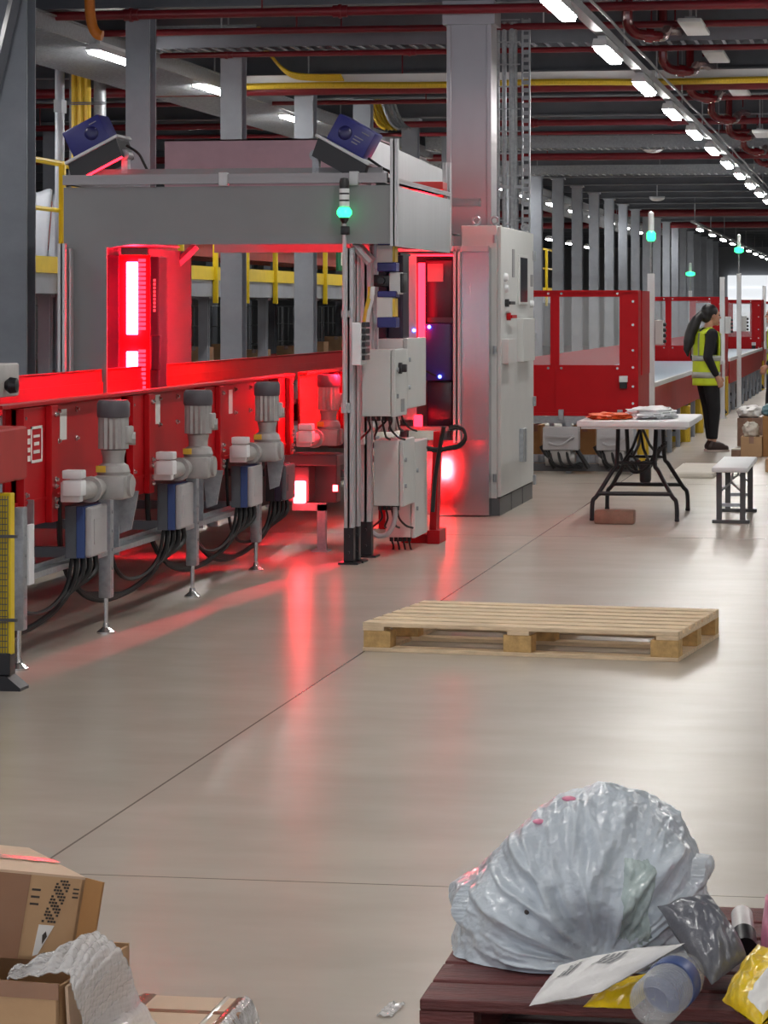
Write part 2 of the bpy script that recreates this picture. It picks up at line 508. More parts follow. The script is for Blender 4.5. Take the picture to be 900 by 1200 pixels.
# the big clad column beside the scanning portal
yc = 23.5
x0, x1 = XY(527, yc), XY(579, yc)
mb = MB()
mb.box(x0 + 0.02, x1 - 0.02, yc - 0.15, yc + 0.15, 0, 4.0)
mb.box(x0, x0 + 0.035, yc - 0.17, yc + 0.17, 0, 3.86, bev=0.004); mb.box(x1 - 0.035, x1, yc - 0.17, yc + 0.17, 0, 3.86, bev=0.004)
mb.box(x0 - 0.03, x1 + 0.03, yc - 0.2, yc + 0.2, 3.86, 4.05)
mb.box(x0 - 0.05, x1 + 0.05, yc - 0.2, yc + 0.2, 0, 0.03)
o = struct('clad_column', mb, M['clad'], loc=((x0 + x1) / 2, yc, 0), smooth=0)

# ================================================================ CEILING SERVICES
def lateral_pipe(py, Y, r, label, px=740, coup=True, x0=-14, x1=8.0, z=None):
    z = ZZ(px, py, Y) if z is None else z
    mb = MB()
    mb.cyl((x0, Y, z), (x1, Y, z), r, n=12)
    if coup:
        x = x0 + 0.9
        while x < x1:
            mb.cyl((x - 0.06, Y, z), (x + 0.06, Y, z), r * 1.3, n=12)
            mb.cyl((x - 0.012, Y, z), (x + 0.012, Y, z), r * 1.55, n=12)
            x += 1.75
    x = x0 + 0.3
    while x < x1:
        mb.cyl((x, Y, z), (x, Y, 4.49), 0.008, n=6); x += 2.9
    one('sprinkler_pipe', mb, M['red_pipe'], label, 'pipe', ((x0 + x1) / 2, Y, z))
lateral_pipe(14, 23.18, 0.038, 'thick bright red pipe with couplings along the nearest beam, top of the view', px=350)
lateral_pipe(29, 24.6, 0.03, 'dark red pipe just behind the thick bright red pipe at the top', coup=False)
lateral_pipe(57, 26.7, 0.026, 'thin red pipe under the wire tray beyond the big column')
lateral_pipe(101, 30.2, 0.052, 'thick dark red pipe directly below the yellow cable tray', coup=False)
lateral_pipe(116, 31.8, 0.024, 'thin dark red pipe second below the yellow cable tray', coup=False)
lateral_pipe(143, 36.4, 0.04, 'red pipe with pinkish glint midway up the ceiling', coup=True)
lateral_pipe(155, 38.6, 0.026, 'thin dark pipe just below the pinkish red pipe', coup=False)
lateral_pipe(183, 43.6, 0.055, 'red brown pipe below the ribbed grey duct', coup=False)
lateral_pipe(250, 75.5, 0.09, 'distant dark red pipe beyond the last wide beam', coup=False)
lateral_pipe(264, 86.0, 0.09, 'farthest dark red pipe over the end of the hall', coup=False)

def lateral_tray(py, Y, wdt, mats, label, name='cable_tray', rungs=0.3, x0=-6.55, x1=8, h=0.06, px=740):
    z = ZZ(px, py, Y)
    t = thing(name, label, 'cable tray', ((x0 + x1) / 2, Y, z))
    mb = MB()
    for yy in (Y, Y + wdt):
        mb.box(x0, x1, yy - 0.006, yy + 0.006, z - 0.008, z + h)
        mb.box(x0, x1, yy - 0.02, yy + 0.02, z + h - 0.005, z + h + 0.005)
    x = x0
    while x < x1:
        mb.box(x, x + 0.03, Y, Y + wdt, z - 0.012, z); x += rungs
    mb.build('tray', mats[0], t, smooth=0)
    if len(mats) > 1:
        mb = MB()
        for i, dy in enumerate((-0.035, 0.12, 0.19, 0.27)):
            pts = [(x0 + (x1 - x0) * q / 40, Y + dy + 0.015 * math.sin(q * 1.3 + i), z + (0.03 if i else -0.035) + 0.006 * math.sin(q * 0.9 + 2 * i)) for q in range(41)]
            mb.tube(pts, 0.026 if i else 0.034, n=6)
        mb.build('cable', mats[1], t)
    mb = MB(); x = x0 + 0.7
    while x < x1:
        mb.cyl((x, Y, z + h), (x, Y, 4.49), 0.008, n=6); x += 2.1
    mb.build('hanger_rod', M['galv'], t)
lateral_tray(47, 25.4, 0.4, [M['steel_dark']], 'grey wire tray crossing the ceiling just beyond the big column', rungs=0.12, h=0.1)
lateral_tray(92, 29.4, 0.35, [M['white'], M['yellow_cable']], 'pale cable tray carrying yellow cables across the ceiling', h=0.075)
lateral_tray(172, 41.6, 0.6, [M['galv']], 'ribbed grey duct tray crossing midway along the ceiling', rungs=0.1, h=0.16)
lateral_tray(203, 49.5, 0.6, [M['galv']], 'farther grey cable tray just above the row of distant columns', rungs=0.12, h=0.14)
lateral_tray(38, 25.8, 0.3, [M['galv'], M['yellow_cable']], 'short tray of yellow cables high behind the left columns', x0=XY(180, 25.8), x1=XY(300, 25.8), px=240)

# trunked ceiling lamps: housing, diffuser
def luminaire(label, group):
    t = thing('ceiling_luminaire', label, 'ceiling lamp', (0, 0, 0), local=True, group=group)
    mb = MB(); mb.prism([(-0.06, 0.03), (0.06, 0.03), (0.045, 0.085), (-0.045, 0.085)], 'y', -0.66, 0.66)
    # prism 'y' takes (x, z)
    mb.box(-0.03, 0.03, -0.5, 0.5, 0.085, 0.12); mb.build('housing', M['white'], t, smooth=0)
    mb = MB(); mb.prism([(-0.04, 0.0), (0.04, 0.0), (0.052, 0.03), (-0.052, 0.03)], 'y', -0.62, 0.62); mb.build('diffuser', M['lamp'], t, smooth=0)
    return t
G_A = 'lit lamps in the row over the aisle'
lum = luminaire('nearest lit lamp in the long ceiling row over the aisle', G_A)
def place_lum(x, y, z, label, group):
    global lum_used
    if not lum_used:
        lum_used = True
        lum.location = (x, y, z); lum['label'] = label; lum['group'] = group
    else:
        dup(lum, (x, y, z), label=label, group=group)
lum_used = False
for k in range(16):
    place_lum(-2.05, 18.5 + 3.4 * k, 3.45, ('%s lit lamp along the ceiling row over the aisle, counting from the top edge' % ordn(k)) if k < 12 else 'tiny far lit lamp at the end of the aisle ceiling row', G_A)
for k in range(-9, 0):
    place_lum(-2.05, 18.5 + 3.4 * k, 3.45, 'lit lamp of the aisle row overhead, before the picture begins', G_A)
for k in range(19):  # unseen row, added to brighten the hall and its front faces
    place_lum(2.6, -11.7 + 3.4 * k, 3.45, 'added lit lamp of an unseen row right of the aisle', 'added unseen lamps right of the aisle')
G_B = 'lit lamps under the left cable tray'
for k, (px, py) in enumerate(((131, 70), (248, 107), (345, 142))):
    Y = 24.9 + 4.35 * k
    place_lum(XY(px, Y), Y, ZZ(px, py, Y), '%s lit lamp below the broad wire tray behind the left columns' % ordn(k), G_B)
for k in range(-8, 0):
    place_lum(-6.75, 24.9 + 4.35 * k, 3.68, 'lit lamp of the left row, before the picture begins', G_B)
for k in range(3, 15):
    Y = 24.9 + 4.35 * k
    place_lum(-6.75, Y, 3.68, 'small lit lamp glimpsed between the distant columns', 'far lamps between the columns')
for k in range(13):
    Y = 28 + 5.2 * k
    place_lum(-9.1, Y, 3.45, 'faint lit lamp farther left between the distant columns', 'farther lamps behind the columns')
for k in range(9):
    Y = 71 + 5.2 * k
    place_lum(-4.4, Y, 3.45, '%s lamp in the short bright far row above the end wall' % ordn(k), 'far row of lamps near the end wall')
# trunking the aisle lamps hang from
mb = MB(); mb.box(-2.09, -2.01, -13, 73, 3.57, 3.63)
for k in range(0, 22): mb.cyl((-2.05, -0.5 + 3.4 * k, 3.63), (-2.05, -0.5 + 3.4 * k, 4.49), 0.006, n=6)
mb.tube([(-1.95, -1 + 0.5 * q, 3.64 + 0.006 * math.sin(q * 0.9)) for q in range(148)], 0.011, n=6)
one('lighting_trunking', mb, M['galv'], 'grey trunking rail that the aisle ceiling lamps hang from', 'trunking', (-2.05, 36, 3.57), smooth=0)
mb = MB(); mb.box(-4.44, -4.36, 68, 116, 3.57, 3.62)
for k in range(8): mb.cyl((-4.4, 69 + 6.5 * k, 3.6), (-4.4, 69 + 6.5 * k, 4.49), 0.01, n=6)
one('lighting_trunking', mb, M['galv'], 'thin rail holding the short far row of lamps', 'trunking', (-4.4, 92, 3.57), smooth=0)

# broad wire tray along the left columns
t = thing('wire_cable_tray', 'broad wire cable tray running away behind the left columns', 'cable tray', (-7.3, 45, 3.82))
mb = MB()
xa, xb, zt = -6.75, -7.75, 3.84
for i in range(15):
    x = xa + (xb - xa) * i / 14
    mb.box(x - 0.006, x + 0.006, 21, 90, zt - 0.006, zt + 0.006)
y = 21.0
while y < 90:
    mb.box(xb, xa, y - 0.006, y + 0.006, zt - 0.018, zt - 0.006); y += 0.1 if y < 45 else 0.4
mb.build('wire_mesh', M['galv'], t, smooth=0)
for x in (xa, xb):
    mb = MB(); mb.box(x - 0.012, x + 0.012, 21, 90, zt - 0.01, zt + 0.13); mb.box(x - 0.03, x + 0.03, 21, 90, zt + 0.12, zt + 0.135)
    mb.build('side_rail', M['galv'], t, smooth=0)
mb = MB()
for i in range(16):
    x = -6.85 - 0.05 * i
    mb.tube([(x + 0.02 * math.sin(q * 0.7 + i), 21 + 2.3 * q, zt + 0.03 + 0.02 * ((i * 7) % 3)) for q in range(31)], 0.018, n=5)
mb.build('cable', M['cab_dark'], t)
mb = MB(); y = 22
while y < 90:
    for x in (xa, xb): mb.cyl((x, y, zt), (x, y, 4.49), 0.008, n=5)
    y += 3.5
mb.build('hanger_rod', M['galv'], t)

# red riser manifold with elbows along the right of the ceiling
G_E = 'red elbow offsets stepping along the right ceiling'
for k in range(7):
    Y = 23.6 + 3.5 * k
    x = -1.9 + 0.02 * k; z0 = 3.84
    mb = MB()
    mb.tube([(x - 0.12, Y - 0.35, z0 + 0.6), (x - 0.12, Y - 0.35, z0 + 0.08), (x - 0.11, Y - 0.33, z0 - 0.02), (x - 0.05, Y - 0.3, z0 - 0.08), (x + 0.06, Y - 0.28, z0 - 0.1), (x + 0.12, Y - 0.26, z0 - 0.1), (x + 0.15, Y - 0.1, z0 - 0.08), (x + 0.16, Y + 0.1, z0 - 0.02)], 0.045, n=10)
    mb.cyl((x - 0.12, Y - 0.35, z0 + 0.1), (x - 0.12, Y - 0.35, z0 + 0.16), 0.06, n=12)
    mb.cyl((x + 0.02, Y - 0.285, z0 - 0.093), (x + 0.08, Y - 0.277, z0 - 0.1), 0.06, n=12)
    mb.tube([(x + 0.16, Y + 0.08, z0 - 0.02), (x + 0.15, Y + 1.4, z0 + 0.1), (x + 0.14, Y + 3.1, z0 + 0.2)], 0.04, n=10)
    mb.cyl((x + 0.2, Y + 0.5, z0 + 0.1), (x + 0.2, Y + 0.5, 4.49), 0.008, n=6)
    one('pipe_elbow', mb, M['elbow'], '%s red pipe offset with a shiny elbow on the right of the ceiling' % ordn(k), 'pipe', (x, Y, z0), group=G_E)
# flat pale fittings right of the elbows
for k in range(4):
    px, py, Y = ((812, 32, 24.6), (838, 66, 27.9), (866, 108, 31.4), (892, 157, 36.5))[k]
    x, z = XY(px, Y), ZZ(px, py, Y)
    t = thing('unlit_ceiling_fitting', '%s flat grey unlit fitting hanging beside the red elbows' % ordn(k), 'ceiling fitting', (x, Y, z), group='unlit flat ceiling fittings')
    mb = MB(); mb.box(x - 0.09, x + 0.11, Y - 0.6, Y + 0.6, z - 0.015, z + 0.02, bev=0.008); mb.build('plate', M['dim_bulb'], t)
    mb = MB(); mb.cyl((x, Y - 0.4, z), (x, Y - 0.4, 4.49), 0.007, n=6); mb.cyl((x, Y + 0.4, z), (x, Y + 0.4, 4.49), 0.007, n=6); mb.box(x - 0.04, x + 0.04, Y - 0.45, Y + 0.45, z + 0.02, z + 0.05); mb.build('hanger', M['galv'], t)
# small ceiling devices
def dome_lamp(px, py, Y, label, r=0.12):
    x, z = XY(px, Y), ZZ(px, py, Y)
    t = thing('bulkhead_lamp', label, 'ceiling lamp', (x, Y, z))
    mb = MB(); mb.lathe([(0, -0.07), (r * 0.55, -0.06), (r * 0.9, -0.03), (r, 0)], (x, Y, z)); mb.build('bowl', M['dim_bulb'], t)
    mb = MB(); mb.lathe([(r, 0), (r, 0.03), (0, 0.03)], (x, Y, z)); mb.cyl((x, Y, z + 0.03), (x, Y, 4.49), 0.012, n=8); mb.build('mount', M['galv'], t)
dome_lamp(662, 98, 30.9, 'round unlit white bulkhead lamp below the yellow cable tray', 0.11)
dome_lamp(765, 174, 43, 'small pale round fitting hanging from the mid ceiling', 0.16)
dome_lamp(770, 232, 60, 'tiny pale round fitting on the wide distant beam', 0.16)
mb = MB()
x, Y = XY(637, 26), 26.0; z = ZZ(637, 45, 26)
mb.cyl((x, Y, z), (x, Y, 4.49), 0.007, n=6); mb.cyl((x, Y, z), (x + 0.1, Y - 0.1, z - 0.07), 0.013, n=8); mb.ball((x, Y, z), 0.02)
one('smoke_sensor', mb, M['white'], 'small angled white sensor hanging near the nearest aisle lamp', 'sensor', (x, Y, z))
# orange flexible duct, yellow cable drops
mb = MB()
Y = 22.6
pts = [(105, -40), (105, 0), (106, 18), (109, 32), (114, 40), (120, 42)]
mb.tube([(XY(105, Y), Y, 4.49)] + [(XY(a, Y), Y, ZZ(a, b, Y)) for a, b in pts], 0.042, n=12)
one('flexible_duct', mb, M['orange'], 'orange flexible pipe bending down at the upper left', 'duct', (XY(105, Y), Y, 4.2))
t = thing('cable_drop', 'vertical bundle of yellow cables on the upright left of the portal', 'cable bundle', (XY(95, 29), 29, 1.9))
mb = MB()
for i, px in enumerate((87, 91, 95, 99, 103)):
    mb.tube([(XY(px, 29), 29 + 0.02 * (i % 2), ZZ(px, yy, 29)) for yy in (72, 110, 150, 200, 260, 330)], 0.032, n=7)
mb.build('cable', M['yellow_cable'], t)
mb = MB(); mb.box(XY(83, 29.1), XY(106, 29.1), 29.04, 29.07, 1.9, 4.3)
for yy in (120, 122): mb.box(XY(66, 29), XY(126, 29), 28.95, 28.97, ZZ(95, yy, 29) - 0.01, ZZ(95, yy, 29))
mb.build('backing_tray', M['steel_dark'], t, smooth=0)
mb = MB(); mb.cyl((XY(117, 29.4), 29.4, 0), (XY(117, 29.4), 29.4, 4.4), 0.065, n=14); mb.cyl((XY(117, 29.4), 29.4, 0), (XY(117, 29.4), 29.4, 0.03), 0.12, n=14)
one('downpipe', mb, M['galv'], 'pale round downpipe beside the yellow cable bundle', 'pipe', (XY(117, 29.4), 29.4, 0))
mb = MB(); mb.cyl((XY(70, 28.6), 28.6, 0), (XY(70, 28.6), 28.6, 4.45), 0.05, n=12)
mb.box(XY(66, 28.6), XY(75, 28.6), 28.5, 28.7, 3.55, 3.68)
one('grey_standpipe', mb, M['steel'], 'slim grey upright pipe left of the yellow cable bundle', 'pipe', (XY(70, 28.6), 28.6, 0))
# yellow and grey cable bundle over the portal
t = thing('cable_festoon', 'yellow and grey cables curving down above the portal, left of the clad column', 'cable bundle', (XY(450, 34.35), 34.35, 3.4))
for m_, xs in ((M['yellow_cable'], (436, 440, 444, 448)), (M['galv'], (452, 456, 460, 464))):
    mb = MB()
    for i, px in enumerate(xs):
        mb.tube([(XY(px + a, 34.35), 34.35 + 0.03 * i, ZZ(px, b, 34.35)) for a, b in ((-9, 72), (-6, 100), (-4, 118), (-2, 126), (1, 134), (5, 142), (10, 148), (16, 151))], 0.022, n=7)
    mb.build('cable', m_, t)
t = thing('cable_festoon', 'yellow cables sloping down to the cable tray behind the left columns', 'cable bundle', (XY(320, 29), 29, 3.9))
mb = MB()
for i in range(4):
    mb.tube([(XY(a, 29.2), 29.2 + 0.05 * i, ZZ(a, b + 1.5 * i, 29.2)) for a, b in ((300, 48), (312, 58), (322, 70), (332, 80), (345, 86), (370, 88), (400, 88))], 0.013, n=6)
mb.build('cable', M['yellow_cable'], t)
# cable ladders and conduits climbing behind the control cabinet
Y = 24.6
t = thing('cable_riser', 'group of grey conduits climbing beside the clad column', 'conduit', (XY(593, Y), Y, 0.0))
for px, r in ((584, 0.014), (591, 0.02), (600, 0.026), (604, 0.018)):
    mb = MB(); x = XY(px, Y); mb.cyl((x, Y, 0), (x, Y, 4.0), r, n=10); mb.build('conduit', M['galv'], t)
mb = MB()
for k in range(20):
    z = 0.4 + 0.19 * k
    mb.box(XY(580, Y), XY(610, Y), Y - 0.035, Y - 0.028, z, z + 0.012)
mb.build('clamp_bar', M['galv'], t, smooth=0)
t = thing('perforated_tray', 'vertical perforated tray rising to the ceiling behind the grey cabinet', 'cable tray', (XY(616, Y), Y, 0.0))
mb = MB(); xa, xb = XY(611, Y), XY(621, Y)
mb.box(xa, xa + 0.012, Y, Y + 0.05, 0, 4.03); mb.box(xb - 0.012, xb, Y, Y + 0.05, 0, 4.03)
for k in range(62):
    z = 0.02 + 0.065 * k
    mb.box(xa, xb, Y + 0.02, Y + 0.03, z, z + 0.036)
mb.build('tray', M['galv'], t, smooth=0)
mb = MB(); mb.box(XY(580, Y), XY(612, Y), Y - 0.02, Y + 0.03, ZZ(600, 221, Y), ZZ(600, 217, Y)); mb.build('cross_bracket', M['galv'], t, smooth=0)
# ================================================================ LEFT MEZZANINE BEHIND THE COLUMNS
xr = -8.0
t = thing('walkway_platform', 'grey raised walkway behind the left columns', 'platform', (-9.2, 45, 1.7))
mb = MB(); mb.box(-10.6, xr, 24, 72, 1.70, 1.90); mb.build('deck', M['steel'], t, smooth=0)
for k in range(14):
    mb = MB(); y = 25 + 3.5 * k; hsec(mb, xr - 0.4, y, 0.12, 0.12, 0, 1.7); mb.build('support_post', M['steel'], t, smooth=0)
t = thing('guard_rail', 'yellow guard rail with kick plate along the raised walkway', 'railing', (xr, 45, 1.9))
mb = MB(); mb.box(xr - 0.02, xr + 0.03, 24, 72, 1.90, 2.06); mb.build('kick_plate', M['yellow'], t, smooth=0)
mb = MB()
mb.tube([(xr, 24, 2.98), (xr, 28.6, 2.98), (xr, 28.78, 2.94), (xr, 28.85, 2.84), (xr, 28.85, 2.76)], 0.03, n=8)
mb.tube([(xr, 30.6, 2.86), (xr, 30.65, 2.95), (xr, 30.8, 2.98), (xr, 72, 2.98)], 0.03, n=8)
mb.build('top_rail', M['yellow'], t)
for a, b in ((24, 28.85), (30.6, 72)):
    mb = MB(); mb.cyl((xr, a, 2.52), (xr, b, 2.52), 0.022, n=8); mb.build('mid_rail', M['yellow'], t)
for k, y in enumerate([24.2, 25.9, 27.6, 28.1, 30.7] + [32.5 + 1.75 * k for k in range(22)]):
    mb = MB(); mb.box(xr + 0.01, xr + 0.07, y - 0.03, y + 0.03, 1.62, 2.97, bev=0.005); mb.build('post', M['yellow'], t)
# red conveyor on the walkway and steel chutes
t = thing('upper_conveyor', 'dull red conveyor standing on the raised walkway', 'conveyor', (-9.3, 40, 1.9))
mb = MB(); mb.box(-9.0, -8.94, 24, 64, 2.25, 2.72); mb.box(-9.9, -9.84, 24, 64, 2.25, 2.72); mb.build('side_plate', M['red_dull'], t, smooth=0)
mb = MB(); mb.box(-9.84, -9.0, 24, 64, 2.4, 2.46); mb.build('belt', M['belt'], t, smooth=0)
for k in range(14):
    mb = MB(); y = 25 + 2.9 * k
    for x in (-8.98, -9.86): mb.box(x - 0.03, x + 0.03, y - 0.03, y + 0.03, 1.9, 2.25)
    mb.build('leg', M['steel_dark'], t, smooth=0)
for k in range(3):
    y = 28.2 + 0.65 * k
    mb = MB(); x = -8.55
    mb.surf(lambda u, v: (x + 0.09 * math.cos(PI * u), y + 0.22 * (v - 0.5) + 0.0 * u, 2.02 + 0.75 * v + 0.02 * math.sin(6 * u)), 9, 12)
    mb.box(x - 0.1, x + 0.1, y - 0.14, y + 0.14, 1.9, 2.03, bev=0.02)
    one('steel_chute', mb, M['steel'], '%s curved steel chute behind the yellow railing' % ordn(k), 'chute', (x, y, 1.9), group='steel chutes on the walkway', solid=0.01)
mb = MB(); x = XY(392, 43.2); mb.box(-8.06, -8.02, 42.6, 44.0, 2.12, 2.62, bev=0.01)
mb2 = MB(); 
t = thing('safety_sign', 'green sign panel on the yellow railing seen through the portal', 'sign', (-7.95, 43.3, 2.1))
mb.M = Matrix.Identity(4)
mb.build('panel', M['green_sign'], t)
mb2.box(-8.018, -8.012, 42.8, 43.3, 2.2, 2.52); mb2.build('white_patch', M['label'], t)
# lower level behind the columns: conveyor, cartons, roll cages in the dark
t = thing('lower_conveyor', 'dark red low conveyor in the gloom under the walkway', 'conveyor', (-8.9, 40, 0))
mb = MB(); mb.box(-8.5, -8.44, 26, 60, 0.55, 0.85); mb.box(-9.4, -9.34, 26, 60, 0.55, 0.85); mb.build('side_plate', M['red_dull'], t, smooth=0)
mb = MB(); mb.box(-9.34, -8.5, 26, 60, 0.72, 0.76); mb.build('belt', M['belt'], t, smooth=0)
for k in range(12):
    mb = MB(); y = 26.6 + 3 * k
    for x in (-8.47, -9.37): mb.box(x - 0.03, x + 0.03, y - 0.03, y + 0.03, 0, 0.55)
    mb.box(-9.37, -8.47, y - 0.02, y + 0.02, 0.3, 0.34)
    mb.build('leg', M['steel'], t, smooth=0)
rr = random.Random(3)
cg = 'cartons on the low conveyor under the walkway'
for k in range(16):
    y = 27 + 2.0 * k + rr.uniform(-0.2, 0.2); w, d, h = rr.uniform(0.22, 0.4), rr.uniform(0.25, 0.5), rr.uniform(0.18, 0.34)
    mb = MB(); x = -8.9 + rr.uniform(-0.12, 0.12)
    mb.box(x - w / 2, x + w / 2, y - d / 2, y + d / 2, 0.76, 0.76 + h, bev=0.008)
    mb.mi = 1; mb.box(x - 0.03, x + 0.03, y - d / 2 - 0.002, y + d / 2 + 0.002, 0.76 + h - 0.05, 0.76 + h + 0.002)
    one('parcel_carton', mb, [M['card'], M['tape']], 'brown carton riding the dim conveyor below the raised walkway', 'carton', (x, y, 0.76), group=cg)
for k in range(9):
    y = 27.5 + 4.2 * k; x = -11.6
    t = thing('roll_cage', 'dark wire roll cage in the gloom under the walkway', 'roll cage', (x, y, 0), group='roll cages under the walkway')
    mb = MB()
    for sx in (-0.35, 0.35):
        for sy in (-0.4, 0.4): mb.cyl((x + sx, y + sy, 0.15), (x + sx, y + sy, 1.6), 0.016, n=6)
    for z in (0.2, 0.55, 0.9, 1.25, 1.6):
        mb.tube([(x - 0.35, y - 0.4, z), (x + 0.35, y - 0.4, z), (x + 0.35, y + 0.4, z), (x - 0.35, y + 0.4, z)], 0.01, n=5, closed=True)
    for i in range(1, 7): mb.cyl((x - 0.35 + 0.1 * i, y - 0.4, 0.2), (x - 0.35 + 0.1 * i, y - 0.4, 1.6), 0.006, n=5)
    mb.build('cage', M['galv'], t)
    mb = MB(); mb.box(x - 0.36, x + 0.36, y - 0.41, y + 0.41, 0.13, 0.17); mb.build('base', M['red_dull'], t, smooth=0)
    for sx in (-0.3, 0.3):
        for sy in (-0.34, 0.34):
            mb = MB(); mb.cyl((x + sx - 0.015, y + sy, 0.065), (x + sx + 0.015, y + sy, 0.065), 0.065, n=12); mb.box(x + sx - 0.02, x + sx + 0.02, y + sy - 0.02, y + sy + 0.02, 0.06, 0.13); mb.build('caster', M['black'], t)
# ================================================================ RED BELT CONVEYOR THROUGH THE PORTAL
XN, XF = -3.70, -4.75          # near and far side plates
Y0, Y1 = 9.6, 25.6
cv = thing('belt_conveyor', 'red belt conveyor with grey gear motors running through the scanning portal', 'conveyor', (-4.2, 17, 0))
mb = MB()
mb.box(XN - 0.012, XN, 11.95, 17.9, 0.70, 1.13)
mb.box(XN - 0.012, XN, 18.3, Y1, 0.70, 1.13)
mb.box(XN - 0.012, XN + 0.05, 11.75, 17.9, 1.125, 1.143, bev=0.004); mb.box(XN - 0.012, XN + 0.05, 18.3, Y1, 1.125, 1.143, bev=0.004)
mb.box(XN - 0.012, XN + 0.035, 11.95, 17.9, 0.70, 0.715)
mb.build('side_plate', M['red'], cv, smooth=0)
mb = MB(); mb.box(XF, XF + 0.012, Y0, Y1, 0.70, 1.10); mb.build('side_plate', M['red'], cv, smooth=0)
for a, b in ((15.35, 18.45), (18.5, Y1)):
    mb = MB()
    mb.prism([(a, 0.95), (b, 0.95), (b, 1.172), (a + 0.12, 1.172)], 'x', XF - 0.004, XF + 0.004)
    mb.box(XF - 0.03, XF + 0.004, a + 0.12, b, 1.165, 1.178)
    mb.build('guard', M['red'], cv, smooth=0)
mb = MB(); mb.box(XF + 0.02, XN - 0.02, Y0, Y1, 0.94, 0.97); mb.build('belt', M['belt'], cv, smooth=0)
mb = MB(); mb.box(XF + 0.012, XN - 0.012, Y0, 17.9, 0.80, 0.83); mb.box(XF + 0.012, XN - 0.012, 18.3, Y1, 0.80, 0.83)
mb.build('bed_plate', M['steel_dark'], cv, smooth=0)
# upright brackets, each with its bolts
bolt0 = None
def bolt(parent, x, y, z):
    global bolt0
    if bolt0 is None:
        mb = MB(); mb.cyl((0, 0, 0), (0.007, 0, 0), 0.013, n=12); mb.cyl((0.007, 0, 0), (0.018, 0, 0), 0.010, 0.008, n=6)
        bolt0 = mb.build('bolt', M['bolt'], parent, off=Vector((0, 0, 0)))
        o = bolt0
    else:
        o = bolt0.copy(); COL.objects.link(o); o.parent = parent
    o.location = Vector((x, y, z)) - ORG[parent.name]
brk = [(YX(28, -3.64), YX(68, -3.64), 0.60), (YX(156, -3.64), YX(181, -3.64), 0.62), (YX(240, -3.64), YX(263, -3.64), 0.62), (YX(326, -3.64), YX(344, -3.64), 0.64), (19.3, 19.6, 0.64), (21.3, 21.6, 0.64)]
for a, b, zb in brk:
    mb = MB()
    mb.box(XN, XN + 0.03, a, b, zb, 1.12, bev=0.004)
    mb.box(XN + 0.03, XN + 0.06, b - 0.1, b, zb, 1.12, bev=0.004)
    mb.box(XN, XN + 0.06, a, a + 0.02, zb, 1.12)
    o = mb.build('bracket', M['red'], cv, smooth=0)
    for z in (1.08, 0.79, 0.76, 0.70, 0.67): bolt(o, XN + 0.06, b - 0.05, z)
    bolt(o, XN + 0.03, a + 0.08, 1.075); bolt(o, XN + 0.03, a + 0.12, 0.74)
for y in (12.75, 13.05, 14.35, 14.62, 15.0, 15.95, 16.4, 16.8):
    for z in (1.085, 0.95): bolt(cv, XN, y, z)
# stickers
for pa, pb, qa, qb in ((70, 77.5, 480, 516), (182, 187, 463, 497), (268, 272, 457, 485)):
    y = YX(pa, XN); mb = MB(); mb.box(XN, XN + 0.003, y, YX(pb, XN), ZZ(pa, qb, y), ZZ(pa, qa, y)); mb.build('sticker', M['label'], cv, smooth=0)
mb = MB(); yA = YX(36, -3.67)
for a in ((0, 0.012, 0, 0.16), (0.16, 0.172, 0, 0.16), (0, 0.172, 0, 0.012), (0, 0.172, 0.148, 0.16), (-0.05, -0.015, 0.01, 0.035), (-0.05, -0.015, 0.05, 0.07), (-0.05, -0.015, 0.085, 0.11), (-0.05, -0.015, 0.125, 0.15), (0.04, 0.13, 0.04, 0.055), (0.05, 0.12, 0.075, 0.09), (0.04, 0.13, 0.11, 0.122)):
    mb.box(XN + 0.03, XN + 0.033, yA + a[0], yA + a[1], 0.875 + a[2], 0.875 + a[3])
mb.build('warning_sticker', M['label'], cv, smooth=0)
